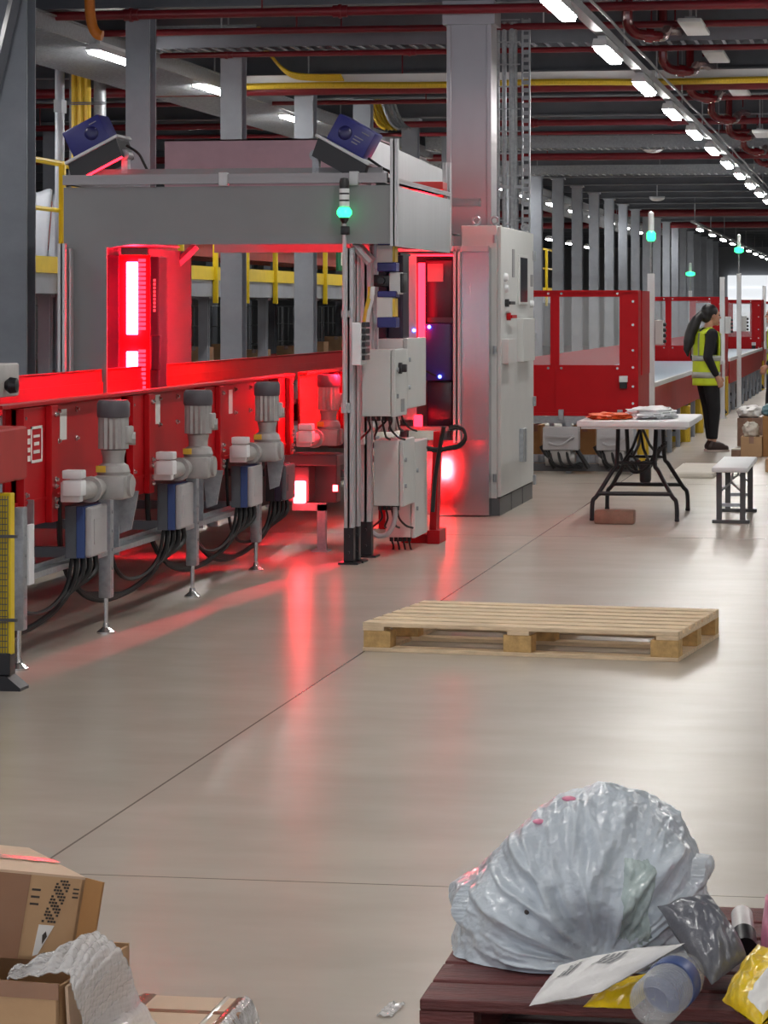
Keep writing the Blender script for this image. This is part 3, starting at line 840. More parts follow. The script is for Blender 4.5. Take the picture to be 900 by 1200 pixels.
# gear motors
def gear_motor(Yc, parent):
    x = -3.50
    mb = MB()
    # finned body
    n = 32
    prof_r = [0.062 if i % 2 else 0.071 for i in range(n)]
    a = [mb._v((x + r * math.cos(2 * PI * i / n), Yc + r * math.sin(2 * PI * i / n), 0.905)) for i, r in enumerate(prof_r)]
    b = [mb._v((v.co.x, v.co.y, 1.055)) for v in a]
    for i in range(n): mb._f([a[i], a[(i + 1) % n], b[(i + 1) % n], b[i]])
    mb._f(list(reversed(a))); mb._f(b)
    mb.lathe([(0.058, 0.90), (0.05, 0.865), (0.05, 0.84), (0.068, 0.83), (0.078, 0.80), (0.07, 0.775), (0.0, 0.77)], (x, Yc, 0), n=20)
    g = mb.build('gear_motor', M['motor'], parent)
    mb = MB(); mb.lathe([(0.073, 1.05), (0.076, 1.06), (0.076, 1.115), (0.066, 1.13), (0, 1.132)], (x, Yc, 0), n=24); mb.build('fan_cover', M['motor_cap'], g)
    mb = MB(); mb.box(x - 0.075, x + 0.075, Yc - 0.09, Yc + 0.1, 0.675, 0.785, bev=0.015)
    mb.cyl((x, Yc + 0.09, 0.735), (x, Yc + 0.2, 0.735), 0.055, n=18); mb.cyl((x, Yc + 0.2, 0.735), (x, Yc + 0.215, 0.735), 0.045, n=18)
    mb.cyl((x - 0.05, Yc - 0.09, 0.73), (x - 0.05, Yc - 0.45, 0.73), 0.042, n=16); mb.cyl((x - 0.05, Yc - 0.2, 0.73), (x - 0.05, Yc - 0.24, 0.73), 0.06, n=16)
    mb.cyl((x, Yc, 0.735), (x + 0.09, Yc, 0.735), 0.05, n=18); mb.cyl((x - 0.2, Yc, 0.735), (x, Yc, 0.735), 0.04, n=12)
    mb.build('gear_housing', M['motor'], g)
    mb = MB(); mb.box(x - 0.085, x + 0.005, Yc - 0.56, Yc - 0.48, 0.72, 0.79, bev=0.006); mb.box(x - 0.085, x + 0.005, Yc - 0.56, Yc - 0.48, 0.797, 0.835, bev=0.006); mb.box(x - 0.11, x - 0.02, Yc - 0.5, Yc - 0.44, 0.69, 0.78, bev=0.006); mb.build('terminal_box', M['white'], g)
    mb = MB(); mb.box(x - 0.06, x - 0.015, Yc - 0.085, Yc - 0.08, 0.80, 0.83); mb.build('rating_plate', M['brass'], g, smooth=0)
    mb = MB(); mb.tube([(x + 0.05, Yc + 0.05, 0.95), (x + 0.09, Yc + 0.06, 0.95)], 0.03, n=8); mb.box(x + 0.055, x + 0.08, Yc - 0.02, Yc + 0.07, 0.93, 1.01, bev=0.008); mb.build('cable_box', M['motor'], g)
for Yc in (12.98, 14.66, 16.37, 18.25, 20.4): gear_motor(Yc, cv)
# motor drives hanging under the frame
def drive(Yc, parent, z0=0.425, z1=0.66, mats=('sink', 'blue_band', 'drive_grey')):
    mb = MB(); mb.box(-3.63, -3.585, Yc - 0.14, Yc + 0.14, z0, z1)
    for k in range(7): mb.box(-3.64, -3.625, Yc - 0.13 + 0.042 * k, Yc - 0.115 + 0.042 * k, z0, z1)
    o = mb.build('motor_drive', M[mats[0]], parent, smooth=0)
    mb = MB(); mb.box(-3.585, -3.545, Yc - 0.14, Yc + 0.14, z0, z1, bev=0.004); mb.build('band', M[mats[1]], o, smooth=0)
    mb = MB(); mb.box(-3.545, -3.515, Yc - 0.14, Yc + 0.14, z0 + 0.004, z1 - 0.004, bev=0.01); mb.box(-3.516, -3.512, Yc - 0.09, Yc + 0.09, z0 + 0.06, z1 - 0.06); mb.build('cover', M[mats[2]], o, smooth=0)
    mb = MB()
    for k in range(4): mb.tube([(-3.6 + 0.015 * k, Yc - 0.08 + 0.05 * k, z0), (-3.6 + 0.015 * k, Yc - 0.1 + 0.05 * k, z0 - 0.08), (-3.63, Yc - 0.12, z0 - 0.16), (-3.68, Yc - 0.2, z0 - 0.24), (-3.75, Yc - 0.38, z0 - 0.3), (-3.8, Yc - 0.62, z0 - 0.31 + 0.01 * k), (-3.85, Yc - 0.85, z0 - 0.24), (-3.9, Yc - 0.98, z0 - 0.05), (-3.9, Yc - 1.02, 0.8)], 0.014, n=7)
    mb.tube([(-3.61, Yc - 0.12, z0), (-3.63, Yc - 0.16, z0 - 0.14), (-3.68, Yc - 0.3, z0 - 0.22), (-3.73, Yc - 0.5, z0 - 0.2), (-3.76, Yc - 0.6, z0 - 0.05), (-3.77, Yc - 0.62, 0.72)], 0.01, n=6)
    mb.build('cable', M['rubber'], o)
for pr in (126, 227, 308): drive(YX(pr, -3.515) - 0.14, cv)
drive(YX(346, -3.515) - 0.14, cv, 0.40, 0.62, ('black', 'dark_purple', 'sink'))
# supports
def leg(Yc, parent):
    mb = MB(); x = -3.66
    mb.box(x - 0.03, x + 0.03, Yc - 0.03, Yc + 0.03, 0.17, 0.70, bev=0.006)
    for k in range(5): mb.cyl((x + 0.03, Yc, 0.22 + 0.09 * k), (x + 0.034, Yc, 0.22 + 0.09 * k), 0.008, n=8)
    o = mb.build('leg', M['galv'], parent)
    mb = MB(); mb.cyl((x, Yc, 0.03), (x, Yc, 0.2), 0.011, n=10); mb.lathe([(0.045, 0.0), (0.045, 0.008), (0.018, 0.03), (0.014, 0.05), (0, 0.05)], (x, Yc, 0), n=18); mb.build('levelling_foot', M['bolt'], o)
for Yc in (10.5, 12.02, 13.44, 15.2, 16.8, 20.2, 22.2, 24.4): leg(Yc, cv)
for Yc in (10.5, 12.02, 13.44, 15.2, 16.8, 20.2, 22.2, 24.4):
    mb = MB(); x = XF + 0.03; mb.box(x - 0.03, x + 0.03, Yc - 0.03, Yc + 0.03, 0.03, 0.75); fl_ = mb.build('leg', M['galv'], cv, smooth=0)
    mb = MB(); mb.cyl((x, Yc, 0), (x, Yc, 0.03), 0.04, n=14); mb.build('levelling_foot', M['galv'], fl_)
    mb = MB(); mb.box(XF + 0.05, -3.68, Yc - 0.02, Yc + 0.02, 0.36, 0.41); mb.build('cross_bar', M['steel_dark'], cv, smooth=0)
for a, b in ((12.05, 13.4), (13.48, 15.16), (15.24, 16.76)):
    mb = MB(); mb.box(-3.70, -3.64, a, b, 0.375, 0.40); mb.box(-3.70, -3.695, a, b, 0.36, 0.42); mb.build('side_rail', M['galv'], cv, smooth=0)
    mb = MB(); c = a + 0.12; mb.box(-3.69, -3.675, c, c + 0.05, 0.36, 0.72); mb.box(-3.69, -3.64, c, c + 0.012, 0.36, 0.72); mb.build('hanger_channel', M['galv'], cv, smooth=0)
    mb = MB(); c = b - 0.25; mb.prism([(-3.515, 0.50), (-3.46, 0.52), (-3.425, 0.70), (-3.535, 0.70)], 'y', c, c + 0.012); mb.box(-3.70, -3.5, c, c + 0.012, 0.66, 0.70); mb.build('gusset', M['galv'], cv, smooth=0)
mb = MB(); mb.box(-4.72, -4.68, 14.6, 25.4, 0.04, 0.50); mb.box(-4.70, -4.60, 14.6, 25.4, 0.44, 0.50); mb.build('dark_skirt', M['black'], cv, smooth=0)  # added dark strip, stands in for the gloom under the belt
mb = MB(); mb.box(-3.64, -3.62, 12.04, 12.12, 0.36, 0.62, bev=0.004); mb.build('cover_strip', M['white'], cv, smooth=0)
# infeed cover and sensor block at the picture's left edge
mb = MB(); mb.box(-3.63, -3.50, 9.7, YX(32, -3.5), 0.845, 1.065, bev=0.01); mb.build('infeed_cover', M['red_dull'], cv, smooth=0)
xs, Ys = -3.62, 11.3
t = thing('sensor_bracket', 'grey clamp block with knob above the conveyor at the left edge', 'sensor', (-3.7, 11.6, 1.06))
mb = MB(); mb.box(-3.74, -3.62, 11.6, 11.9, 1.18, 1.32, bev=0.01); mb.box(-3.74, -3.70, 11.6, 11.7, 1.06, 1.2); mb.build('block', M['motor'], t)
mb = MB(); mb.lathe([(0.0, 0.06), (0.03, 0.05), (0.035, 0.02), (0.02, 0)], (-3.62, 11.7, 1.23), n=16, q=RY(PI / 2)); mb.build('knob', M['black'], t)
# yellow guard post at the left edge
t = thing('guard_post', 'tall yellow mesh-sided guard post with black foot at the left edge', 'guard post', (-3.52, 11.38, 0))
xg0, xg1 = XY(-10, 11.38), XY(14, 11.38)
mb = MB(); mb.box(xg0, xg1, 11.36, 11.42, 0.14, 0.80, bev=0.004); mb.build('post', M['yellow'], t, smooth=0)
mb = MB()
for k in range(26):
    z = 0.15 + 0.025 * k
    mb.cyl((xg0, 11.352, z), (xg1 - 0.012, 11.352, z), 0.002, n=5)
for k in range(7):
    x = xg0 + 0.012 + 0.011 * k; mb.cyl((x, 11.35, 0.15), (x, 11.35, 0.79), 0.0018, n=5)
for z in (0.28, 0.62): mb.box(xg0, xg1 + 0.03, 11.345, 11.36, z, z + 0.012)
mb.build('mesh_face', M['cab_dark'], t, smooth=0)
mb = MB(); mb.box(xg0, xg1, 11.35, 11.43, 0.06, 0.15, bev=0.004); mb.prism([(xg0, 0), (xg1 + 0.05, 0), (xg1 + 0.05, 0.012), (xg1 - 0.01, 0.06), (xg0, 0.06)], 'y', 11.33, 11.45)
mb.build('foot', M['black'], t, smooth=0)

# ================================================================ SCANNING PORTAL
YF = 17.33
PL, PR, JL = -4.99, -2.91, -4.715
pt = thing('scanning_portal', 'grey scanning portal straddling the red conveyor, lit red inside', 'scanner portal', (-3.95, 19, 0))
mb = MB()
mb.box(PL, PR, YF, YF + 0.012, 1.945, 2.30)
mb.prism([(JL, 1.945), (JL + 0.16, 1.945), (JL, 1.925)], 'y', YF, YF + 0.012)
mb.build('fascia', M['portal'], pt, smooth=0)
mb = MB(); mb.box(PL, JL, YF, YF + 0.012, 0.02, 1.945); mb.build('jamb_panel', M['portal'], pt, smooth=0)
def alu(mb, x0, x1, y0, y1, z0, z1):
    """slotted aluminium profile"""
    mb.box(x0, x1, y0, y1, z0, z1)
    dx, dy, dz = x1 - x0, y1 - y0, z1 - z0
    m_ = max(dx, dy, dz); e = 0.0025
    if m_ == dz:
        for fx in (0.0, 0.62): mb.box(x0 + dx * fx, x0 + dx * (fx + 0.38), y0 - e, y1 + e, z0, z1)
        for fy in (0.0, 0.62): mb.box(x0 - e, x1 + e, y0 + dy * fy, y0 + dy * (fy + 0.38), z0, z1)
    elif m_ == dx:
        for fz in (0.0, 0.62): mb.box(x0, x1, y0 - e, y1 + e, z0 + dz * fz, z0 + dz * (fz + 0.38))
    else:
        for fz in (0.0, 0.62): mb.box(x0 - e, x1 + e, y0, y1, z0 + dz * fz, z0 + dz * (fz + 0.38))
YB = 21.42
for args in ((PL, PR - 0.05, YF - 0.02, YF + 0.03, 2.315, 2.375), (PL, PR - 0.05, YB, YB + 0.05, 2.315, 2.375),
             (PL, PL + 0.05, YF, YB, 2.315, 2.375), (PR - 0.05, PR, YF, 19.56, 2.315, 2.345)):
    mb = MB(); alu(mb, *args); mb.build('top_profile', M['alu_dim'], pt, smooth=0)
for px in (262, 415):
    mb = MB(); x = XY(px, YF); mb.box(x - 0.025, x + 0.03, YF - 0.035, YF + 0.02, 2.30, 2.385, bev=0.004); mb.build('joint_block', M['alu'], pt, smooth=0)
for px0, px1, y, z0, z1 in ((457.5, 465.5, YF - 0.02, 1.93, 2.58), (68, 76, YF - 0.15, 0.0, 1.95), (77, 83, YF - 0.1, 0.0, 1.92), (519, 523, 19.6, 1.95, 2.55), (524, 527.5, 19.6, 1.95, 2.55)):
    mb = MB(); alu(mb, XY(px0, y), XY(px1, y), y, y + 0.05, z0, z1); mb.build('upright_profile', M['alu'], pt, smooth=0)
for px0, px1, y, z1 in ((403.6, 413.5, YF, 1.92), (415, 420, YF + 0.12, 1.90), (422.5, 434.5, 17.85, 1.90)):
    mb = MB(); alu(mb, XY(px0, y), XY(px1, y), y, y + 0.06, 0.21, z1); p = mb.build('post', M['alu'], pt, smooth=0)
    mb = MB(); xa, xb = XY(px0, y), XY(px1, y)
    mb.box(xa - 0.004, xb + 0.004, y - 0.006, y + 0.066, 0.012, 0.22, bev=0.003)
    mb.box(xa - 0.03, xb + 0.04, y - 0.05, y + 0.11, 0, 0.012)
    for z in (0.07, 0.17): mb.cyl(((xa + xb) / 2, y - 0.014, z), ((xa + xb) / 2, y - 0.006, z), 0.009, n=10)
    mb.build('foot_bracket', M['black'], p, smooth=0)
# corner braces
mb = MB()
mb.cyl((XY(412, YF + 0.05), YF + 0.05, ZZ(412, 284, YF)), (XY(433, YF + 0.05), YF + 0.05, ZZ(433, 308, YF)), 0.022, n=4)
mb.build('corner_brace', M['alu'], pt, smooth=0); mb = MB()
mb.cyl((XY(419, YF + 0.25), YF + 0.25, ZZ(419, 284, YF)), (XY(438, YF + 0.25), YF + 0.25, ZZ(438, 305, YF)), 0.02, n=4)
mb.build('corner_brace', M['alu'], pt, smooth=0)
mb = MB(); xb_ = PL + 0.26
mb.cyl((XY(188, 19.5), 19.5, ZZ(188, 328, 19.5)), (XY(230, 19.5), 19.5, ZZ(230, 288, 19.5)), 0.03, n=4); mb.build('corner_brace', M['alu'], pt, smooth=0)
mb = MB(); alu(mb, XY(433, 17.9), XY(438, 17.9), 17.9, 17.94, 0.9, 1.95); mb.build('upright_profile', M['alu'], pt, smooth=0)
# sides, soffit and an added unseen roof that keeps the red light inside
XW = -4.78
mb = MB(); mb.box(XW - 0.01, XW, 18.62, 19.82, 0.9, 1.95); mb.build('inner_wall', M['inner_sheet'], pt, smooth=0)
mb = MB(); mb.box(PL, PL + 0.01, YF + 0.02, 19.82, 0.03, 2.30); mb.build('outer_wall', M['portal'], pt, smooth=0)
mb = MB(); mb.box(PR - 0.01, PR, YF + 0.012, 19.56, 1.93, 2.295); mb.build('side_panel', M['inox_panel'], pt, smooth=0)
zr = ZZ(300, 296, YB)
mb = MB(); mb.box(PL, XY(530, YB), YB, YB + 0.05, zr, zr + 0.14); mb.box(PL, XY(530, YB), YB, YB + 0.4, zr + 0.13, zr + 0.14); mb.build('rear_lintel', M['portal'], pt, smooth=0)
mb = MB(); mb.box(PL + 0.05, PR - 0.012, YF + 0.05, 19.5, 2.28, 2.295); mb.box(PL + 0.05, -3.3, 19.5, YB, 2.28, 2.295); mb.build('roof_light_stop', M['portal'], pt, smooth=0)
mb = MB(); mb.box(PL + 0.02, JL + 0.1, YF + 0.02, 18.8, 1.955, 1.965); mb.build('soffit_plate', M['portal'], pt, smooth=0)
mb = MB(); mb.box(-3.2, PR - 0.012, YF + 0.02, 19.5, 1.955, 1.965); mb.build('soffit_plate', M['portal'], pt, smooth=0)
# upper back boxes: panel with reflected red put into its colour and pale housing
mb = MB(); xa, xb = XY(193, 20.2), XY(440, 20.2)
mb.box(xa, xb, 20.2, 20.21, 2.36, ZZ(300, 163, 20.2)); mb.box(xa, xb, 20.2, 21.0, ZZ(300, 163, 20.2) - 0.01, ZZ(300, 163, 20.2)); mb.build('upper_panel', mat('red_tinted_grey_sheet', (176, 138, 148), 0.45, 0.1, var=0.05), pt, smooth=0)
mb = MB(); ya = 18.2; mb.prism([(17.8, 2.36), (20.8, 2.36), (20.8, 2.56), (17.8, 2.62)], 'x', -3.16, -3.15); mb.box(-3.25, -3.15, 17.8, 17.81, 2.36, 2.62); mb.build('upper_side_panel', M['inox_panel'], pt, smooth=0)
mb = MB(); mb.box(PL, PR - 0.1, YF + 0.1, YF + 0.16, 2.37, ZZ(300, 196, YF)); mb.build('top_rail', M['portal'], pt, smooth=0)
# rear frame facing the viewer on the aisle side
xo0, xo1, xr1 = XY(488, YB), XY(532, YB), XY(573, YB)
ztop = ZZ(550, 290, YB); zo1 = ZZ(510, 298, YB); zo0 = ZZ(510, 500, YB)
mb = MB(); mb.box(-3.66, xo0, YB, YB + 0.012, 0.72, zo1); mb.build('frame_panel', M['inox_panel'], pt, smooth=0)
mb = MB(); mb.box(xo1 + 0.02, xr1, YB, YB + 0.012, zo0 - 0.1, ztop); mb.build('frame_panel', M['inox'], pt, smooth=0)
mb = MB(); mb.box(-3.62, xr1, YB, YB + 0.012, 0.012, zo0 - 0.10); mb.build('lower_panel', M['inox_mirror'], pt, smooth=0)
mb = MB(); alu(mb, -3.66, xr1, YB - 0.03, YB + 0.02, zo1 + 0.02, ztop + 0.01); mb.build('frame_profile', M['alu'], pt, smooth=0)
mb = MB(); alu(mb, xo1, xo1 + 0.05, YB - 0.03, YB + 0.02, zo0 - 0.12, ztop); mb.build('frame_profile', M['alu'], pt, smooth=0)
mb = MB(); mb.box(xr1 - 0.012, xr1, YB + 0.012, YB + 0.35, 0.012, ztop); mb.build('end_panel', M['inox'], pt, smooth=0)
mb = MB(); mb.box(-3.62, xo1, YB + 0.012, YB + 0.55, zo0 - 0.03, zo0); mb.box(-3.62, xo1 + 0.02, YB + 0.54, YB + 0.55, zo0, zo1 + 0.02); mb.box(-3.62, xo1 + 0.02, YB + 0.012, YB + 0.55, zo1 + 0.005, zo1 + 0.02); mb.build('recess_lining', M['portal'], pt, smooth=0)
# unseen red bar and hood added to redden the rear lintel
mb = MB(); mb.box(-4.7, -3.3, 21.0, 21.03, 2.06, 2.09); mb.build('led_bar', M['red_led_low'], pt, smooth=0)
mb = MB(); mb.box(-4.8, -3.25, 20.95, 20.97, 2.04, 2.12); mb.box(-4.8, -3.25, 20.95, 21.1, 2.12, 2.13); mb.build('added_bar_hood', M['black'], pt, smooth=0)
xa, xb = XY(466, 19.3), XY(519, 19.3)
mb = MB(); mb.box(xa, xb, 19.3, 19.5, ZZ(490, 222, 19.3), ZZ(490, 213, 19.3), bev=0.005); mb.box(xa, xb, 19.34, 19.5, 2.295, ZZ(490, 222, 19.3)); mb.build('top_glow_bar', M['red_dull'], pt, smooth=0)
mb = MB(); mb.box(xa + 0.03, xb - 0.01, 19.325, 19.34, ZZ(490, 229, 19.3), ZZ(490, 223, 19.3)); mb.build('red_glow_strip', M['red_led_soft'], pt, smooth=0)  # bar and glow stand in for red light on the top surfaces
# LED bars
yl = 18.3
zl = [ZZ(154, 392, yl), ZZ(154, 307, yl), ZZ(154, 412, yl)]
mb = MB(); xa = XY(125, yl + 0.1)
mb.box(XY(126, yl + 0.02), XY(139, yl + 0.02), yl + 0.02, yl + 0.3, 0.9, 1.90); mb.box(XY(175, yl + 0.02), XY(186, yl + 0.02), yl + 0.02, yl + 0.25, 0.95, 1.89, bev=0.01)
mb.box(XY(178, yl - 0.02), XY(189, yl - 0.02), yl - 0.06, yl + 0.02, 1.15, 1.38, bev=0.01)
mb.build('scanner_housing', M['dark_purple'], pt, smooth=0)
mb = MB(); mb.box(XY(139, yl + 0.04), XY(176, yl + 0.04), yl + 0.04, yl + 0.06, 0.9, 1.90); mb.build('lamp_backplate', M['red'], pt, smooth=0)
mb = MB()
mb.box(XY(148, yl), XY(160.5, yl), yl, yl + 0.03, zl[0], zl[1], bev=0.004); mb.box(XY(148, yl), XY(160.5, yl), yl, yl + 0.03, 1.0, zl[2], bev=0.004)
mb.build('led_bar', M['red_led'], pt, smooth=0)
mb = MB()
for k in range(30):
    z = 1.0 + 0.0295 * k
    if zl[2] < z < zl[0]: continue
    mb.box(XY(162, yl), XY(170, yl), yl - 0.004, yl + 0.02, z, z + 0.02, bev=0.003)
mb.build('led_row', M['red_led_soft'], pt, smooth=0)
mb = MB()
for k in range(9):
    z = ZZ(180, 327 + 4.4 * k, yl); mb.box(XY(179, yl), XY(181.5, yl), yl + 0.012, yl + 0.0195, z - 0.018, z)
mb.build('pale_marking', M['label'], pt, smooth=0)
# unseen counterpart lamp on the aisle side, added to redden the inner wall
mb = MB(); xz = -3.11
for z0, z1 in ((1.24, 1.48), (1.54, 1.86)): mb.box(xz - 0.03, xz, 18.25, 18.33, z0, z1, bev=0.004)
mb.build('led_bar', M['red_led_strong'], pt, smooth=0)
mb = MB(); mb.box(xz, xz + 0.10, 18.2, 18.45, 1.05, 1.90, bev=0.01); mb.box(xz - 0.05, xz, 18.15, 18.23, 1.05, 1.90); mb.box(xz - 0.06, xz, 18.345, 18.42, 1.05, 1.90); mb.box(xz - 0.22, xz + 0.1, 18.1, 18.5, 1.89, 1.905); mb.box(xz - 0.26, xz + 0.1, 18.15, 18.45, 1.12, 1.135); mb.build('scanner_housing', M['dark_purple'], pt, smooth=0)  # added cap, shelf and side plates stop the red from spilling
# aisle-side LED inside, rear one in the recess, and the bottom reader under the belt
mb = MB(); mb.box(XY(489, YB), XY(497, YB), YB + 0.03, YB + 0.06, ZZ(492, 396, YB), ZZ(492, 308, YB), bev=0.004); mb.build('led_bar', M['red_led_soft'], pt, smooth=0)
mb = MB(); mb.box(-3.55, xo1, YB + 0.06, YB + 0.1, zo1 - 0.012, zo1 + 0.0); mb.build('led_bar', M['red_led_soft'], pt, smooth=0)
yb = 18.1
xb0, xb1 = XY(344, yb), XY(357, yb)
mb = MB(); mb.box(xb0 - 0.2, xb1 + 0.16, yb + 0.25, yb + 0.4, 0.30, 0.62, bev=0.01); mb.box(xb0 - 0.2, xb1 + 0.2, yb + 0.05, yb + 0.3, 0.55, 0.62, bev=0.006); mb.box(xb0 - 0.05, xb1 + 0.02, yb + 0.05, yb + 0.25, 0.32, 0.55, bev=0.01); mb.box(xb0 - 0.2, xb0 - 0.06, yb + 0.05, yb + 0.25, 0.42, 0.55, bev=0.006); mb.build('bottom_reader', M['cab_dark'], pt, smooth=0)
mb = MB(); mb.box(XY(368, yb), XY(378, yb), yb + 0.1, yb + 0.15, 0.0, 0.30); mb.box(xb0 - 0.03, XY(378, yb), yb + 0.1, yb + 0.15, 0.26, 0.31); mb.box(XY(368, yb) - 0.03, XY(378, yb) + 0.02, yb + 0.06, yb + 0.2, 0, 0.012); mb.build('reader_leg', M['galv'], pt, smooth=0)
mb = MB(); mb.box(xb0, xb1, yb - 0.012, yb + 0.052, ZZ(350, 590, yb), ZZ(350, 564, yb), bev=0.008); mb.build('led_window', M['red_led_low'], pt, smooth=0)
mb = MB(); mb.box(XY(389, yb), XY(394, yb), yb + 0.03, yb + 0.05, ZZ(385, 576, yb), ZZ(385, 569, yb)); mb.build('led_window', M['red_led_low'], pt, smooth=0)
mb = MB(); mb.box(-3.5, -3.34, 20.1, 20.2, 0.0, 0.5, bev=0.01); mb.box(-3.5, -3.27, 20.1, 20.66, 0.44, 0.46); mb.box(-3.285, -3.27, 20.1, 20.66, 0.0, 0.46); mb.build('rear_lamp_shield', M['red'], pt, smooth=0)  # unseen stand with plates added to block red spill into the aisle
mb = MB(); mb.box(-3.45, -3.36, 20.2, 20.22, 0.22, 0.36, bev=0.005); mb.build('led_window', M['red_led_rear'], pt, smooth=0)  # unseen lamp placed to redden the lower panel and show its reflection
# scanner unit in the recess
sc = thing('barcode_scanner', 'navy blue scanner unit with grey label inside the red-lit side recess', 'scanner', (-3.3, YB + 0.1, zo0))
xs0, xs1 = XY(498, YB + 0.2), XY(531, YB + 0.2)
z_ = lambda py: ZZ(512, py, YB + 0.2)
mb = MB(); mb.box(xs0, xs1, YB + 0.2, YB + 0.45, z_(380), z_(304), bev=0.012); mb.box(xs0 + 0.02, xs1, YB + 0.19, YB + 0.21, z_(378), z_(372)); mb.build('hood', M['dark_purple'], sc)
mb = MB(); mb.box(xs0 + 0.0, xs1 + 0.01, YB + 0.1, YB + 0.42, z_(446), z_(379), bev=0.015); mb.build('case', M['blue'], sc)
mb = MB(); mb.box(xs0 + 0.02, xs1, YB + 0.16, YB + 0.42, z_(499), z_(446), bev=0.01); mb.build('lower_case', M['dark_purple'], sc)
mb = MB(); mb.box(xs0 + 0.02, xs0 + 0.14, YB + 0.193, YB + 0.2, z_(330), z_(309)); mb.build('label_plate', M['label_grey'], sc, smooth=0)
for c_ in ((xs0 + 0.05, YB + 0.09, z_(383)), (xs0 + 0.13, YB + 0.09, z_(441)), (xs0 - 0.05, YB - 0.015, z_(387))):
    mb = MB(); mb.ball(c_, 0.014); mb.build('status_led', M['blue_led'], sc)
mb = MB(); mb.tube([(xs0 + 0.1, YB + 0.08, z_(440)), (xs0 - 0.02, YB + 0.02, z_(430)), (xs0 - 0.08, YB - 0.03, z_(424))], 0.008, n=6); mb.build('cable', M['rubber'], sc)
mb = MB(); xq = XY(485, YB); mb.box(XY(486, YB), XY(496, YB), YB - 0.06, YB - 0.02, ZZ(490, 500, YB), ZZ(490, 486, YB), bev=0.01)
one('orange_reflector', mb, M['red_led_soft'], 'small glowing red reflector lamp beside the lower control boxes', 'lamp', (XY(491, YB), YB - 0.04, ZZ(490, 500, YB)))
# red foot of the conveyor on the aisle side
mb = MB(); mb.box(XY(500, 18.9), XY(515, 18.9), 18.9, 19.2, 0, 0.09, bev=0.006); mb.box(XY(470, 18.95), XY(500, 18.9), 18.95, 19.2, 0, 0.06, bev=0.006); mb.prism([(XY(503, 18.95), 0.09), (XY(511, 18.95), 0.09), (XY(515, 18.95), 0.74), (XY(508, 18.95), 0.74)], 'y', 18.95, 19.1)
mb.build('red_base', M['red'], pt, smooth=0)

# tilted cameras with mirror hoods on top
def tilt_scanner(label, px, py, ang, flip):
    Yt = YF + 0.05
    x, z = XY(px, Yt), ZZ(px, py, Yt)
    t = thing('tilted_scanner', label, 'scanner', (x, Yt, z), local=True)
    R = RY(ang)
    T = R.to_4x4()
    mb = MB(); mb.M = T; mb.box(-0.13, 0.13, -0.02, 0.24, 0.06, 0.24, bev=0.012); mb.build('case', M['blue'], t)
    mb = MB(); mb.M = T; mb.ball((-0.04 * flip, -0.02, 0.15), 0.045, 0.012, 0.045)
    mb.build('lens_boss', M['navy_dark'], t)
    mb = MB(); mb.M = T
    for k in range(3): mb.box(0.02, 0.06 + 0.01 * k, -0.026, -0.02, 0.12 + 0.02 * k, 0.126 + 0.02 * k)
    mb.box(0.05, 0.10, -0.026, -0.02, 0.2, 0.206); mb.build('pale_marking', M['label_grey'], t, smooth=0)
    mb = MB(); mb.M = T
    # hood: trapezoid that widens toward the open edge
    mb.prism([(-0.17, 0.055), (0.17, 0.055), (0.205, -0.07), (-0.15, -0.07)] if flip > 0 else [(-0.17, 0.055), (0.17, 0.055), (0.15, -0.07), (-0.205, -0.07)], 'y', -0.04, 0.27)
    mb.build('hood', M['black'], t, smooth=0)
    mb = MB(); mb.M = T; mb.box(-0.19, 0.19, -0.055, 0.28, 0.045, 0.065, bev=0.004); mb.build('hood_rim', M['alu'], t, smooth=0)
    if flip < 0:
        mb = MB(); mb.M = T; mb.box(-0.20, 0.15, -0.045, -0.02, -0.08, -0.07); mb.build('red_glow_strip', M['red_led_soft'], t, smooth=0)
    mb = MB()
    w = -0.16 * flip
    mb.box(w - 0.02, w + 0.02, 0.05, 0.12, ZZ(px, 203, Yt) - z, 0.02); mb.cyl((w, 0.03, 0.02), (w, 0.14, 0.02), 0.035, n=12); mb.build('pivot_bracket', M['galv'], t)
    mb = MB(); mb.tube([(0.16, 0.1, 0.08), (0.24, 0.08, 0.03), (0.27, 0.1, -0.03), (0.3, 0.12, -0.1)] if flip < 0 else [(0.16, 0.1, 0.0), (0.25, 0.08, -0.06), (0.3, 0.08, -0.09), (0.32, 0.12, -0.16)], 0.009, n=6); mb.build('cable', M['rubber'], t)
tilt_scanner('blue scanner tilted down to the right on the portal top left corner', 114, 185, -math.radians(27), -1)
tilt_scanner('blue scanner tilted down to the left on the portal top right corner', 398, 185, math.radians(29), 1)

# signal beacon
Yb_ = YF - 0.1
xbk = XY(403.5, Yb_)
zb_ = lambda py: ZZ(403, py, Yb_)
t = thing('signal_beacon', 'stack light with green lamp lit on a thin pole before the portal', 'beacon', (xbk, Yb_, 0))
mb = MB(); mb.cyl((xbk, Yb_, 0.92), (xbk, Yb_, zb_(262)), 0.012, n=10); mb.box(xbk - 0.02, xbk + 0.02, Yb_, Yb_ + 0.1, 0.92, 0.98); mb.box(xbk - 0.02, xbk + 0.02, Yb_, Yb_ + 0.1, 1.5, 1.54); mb.build('pole', M['alu'], t)
mb = MB(); mb.lathe([(0.012, zb_(262)), (0.026, zb_(258)), (0.03, zb_(255)), (0, zb_(254.9))], (xbk, Yb_, 0), n=18); mb.box(xbk - 0.02, xbk + 0.03, Yb_ - 0.02, Yb_ + 0.03, zb_(275), zb_(265), bev=0.006); mb.build('base', M['black'], t)
mb = MB(); mb.lathe([(0.03, zb_(255)), (0.046, zb_(251)), (0.046, zb_(247)), (0.032, zb_(243))], (xbk, Yb_, 0), n=20); mb.build('green_lens', M['green_led'], t)
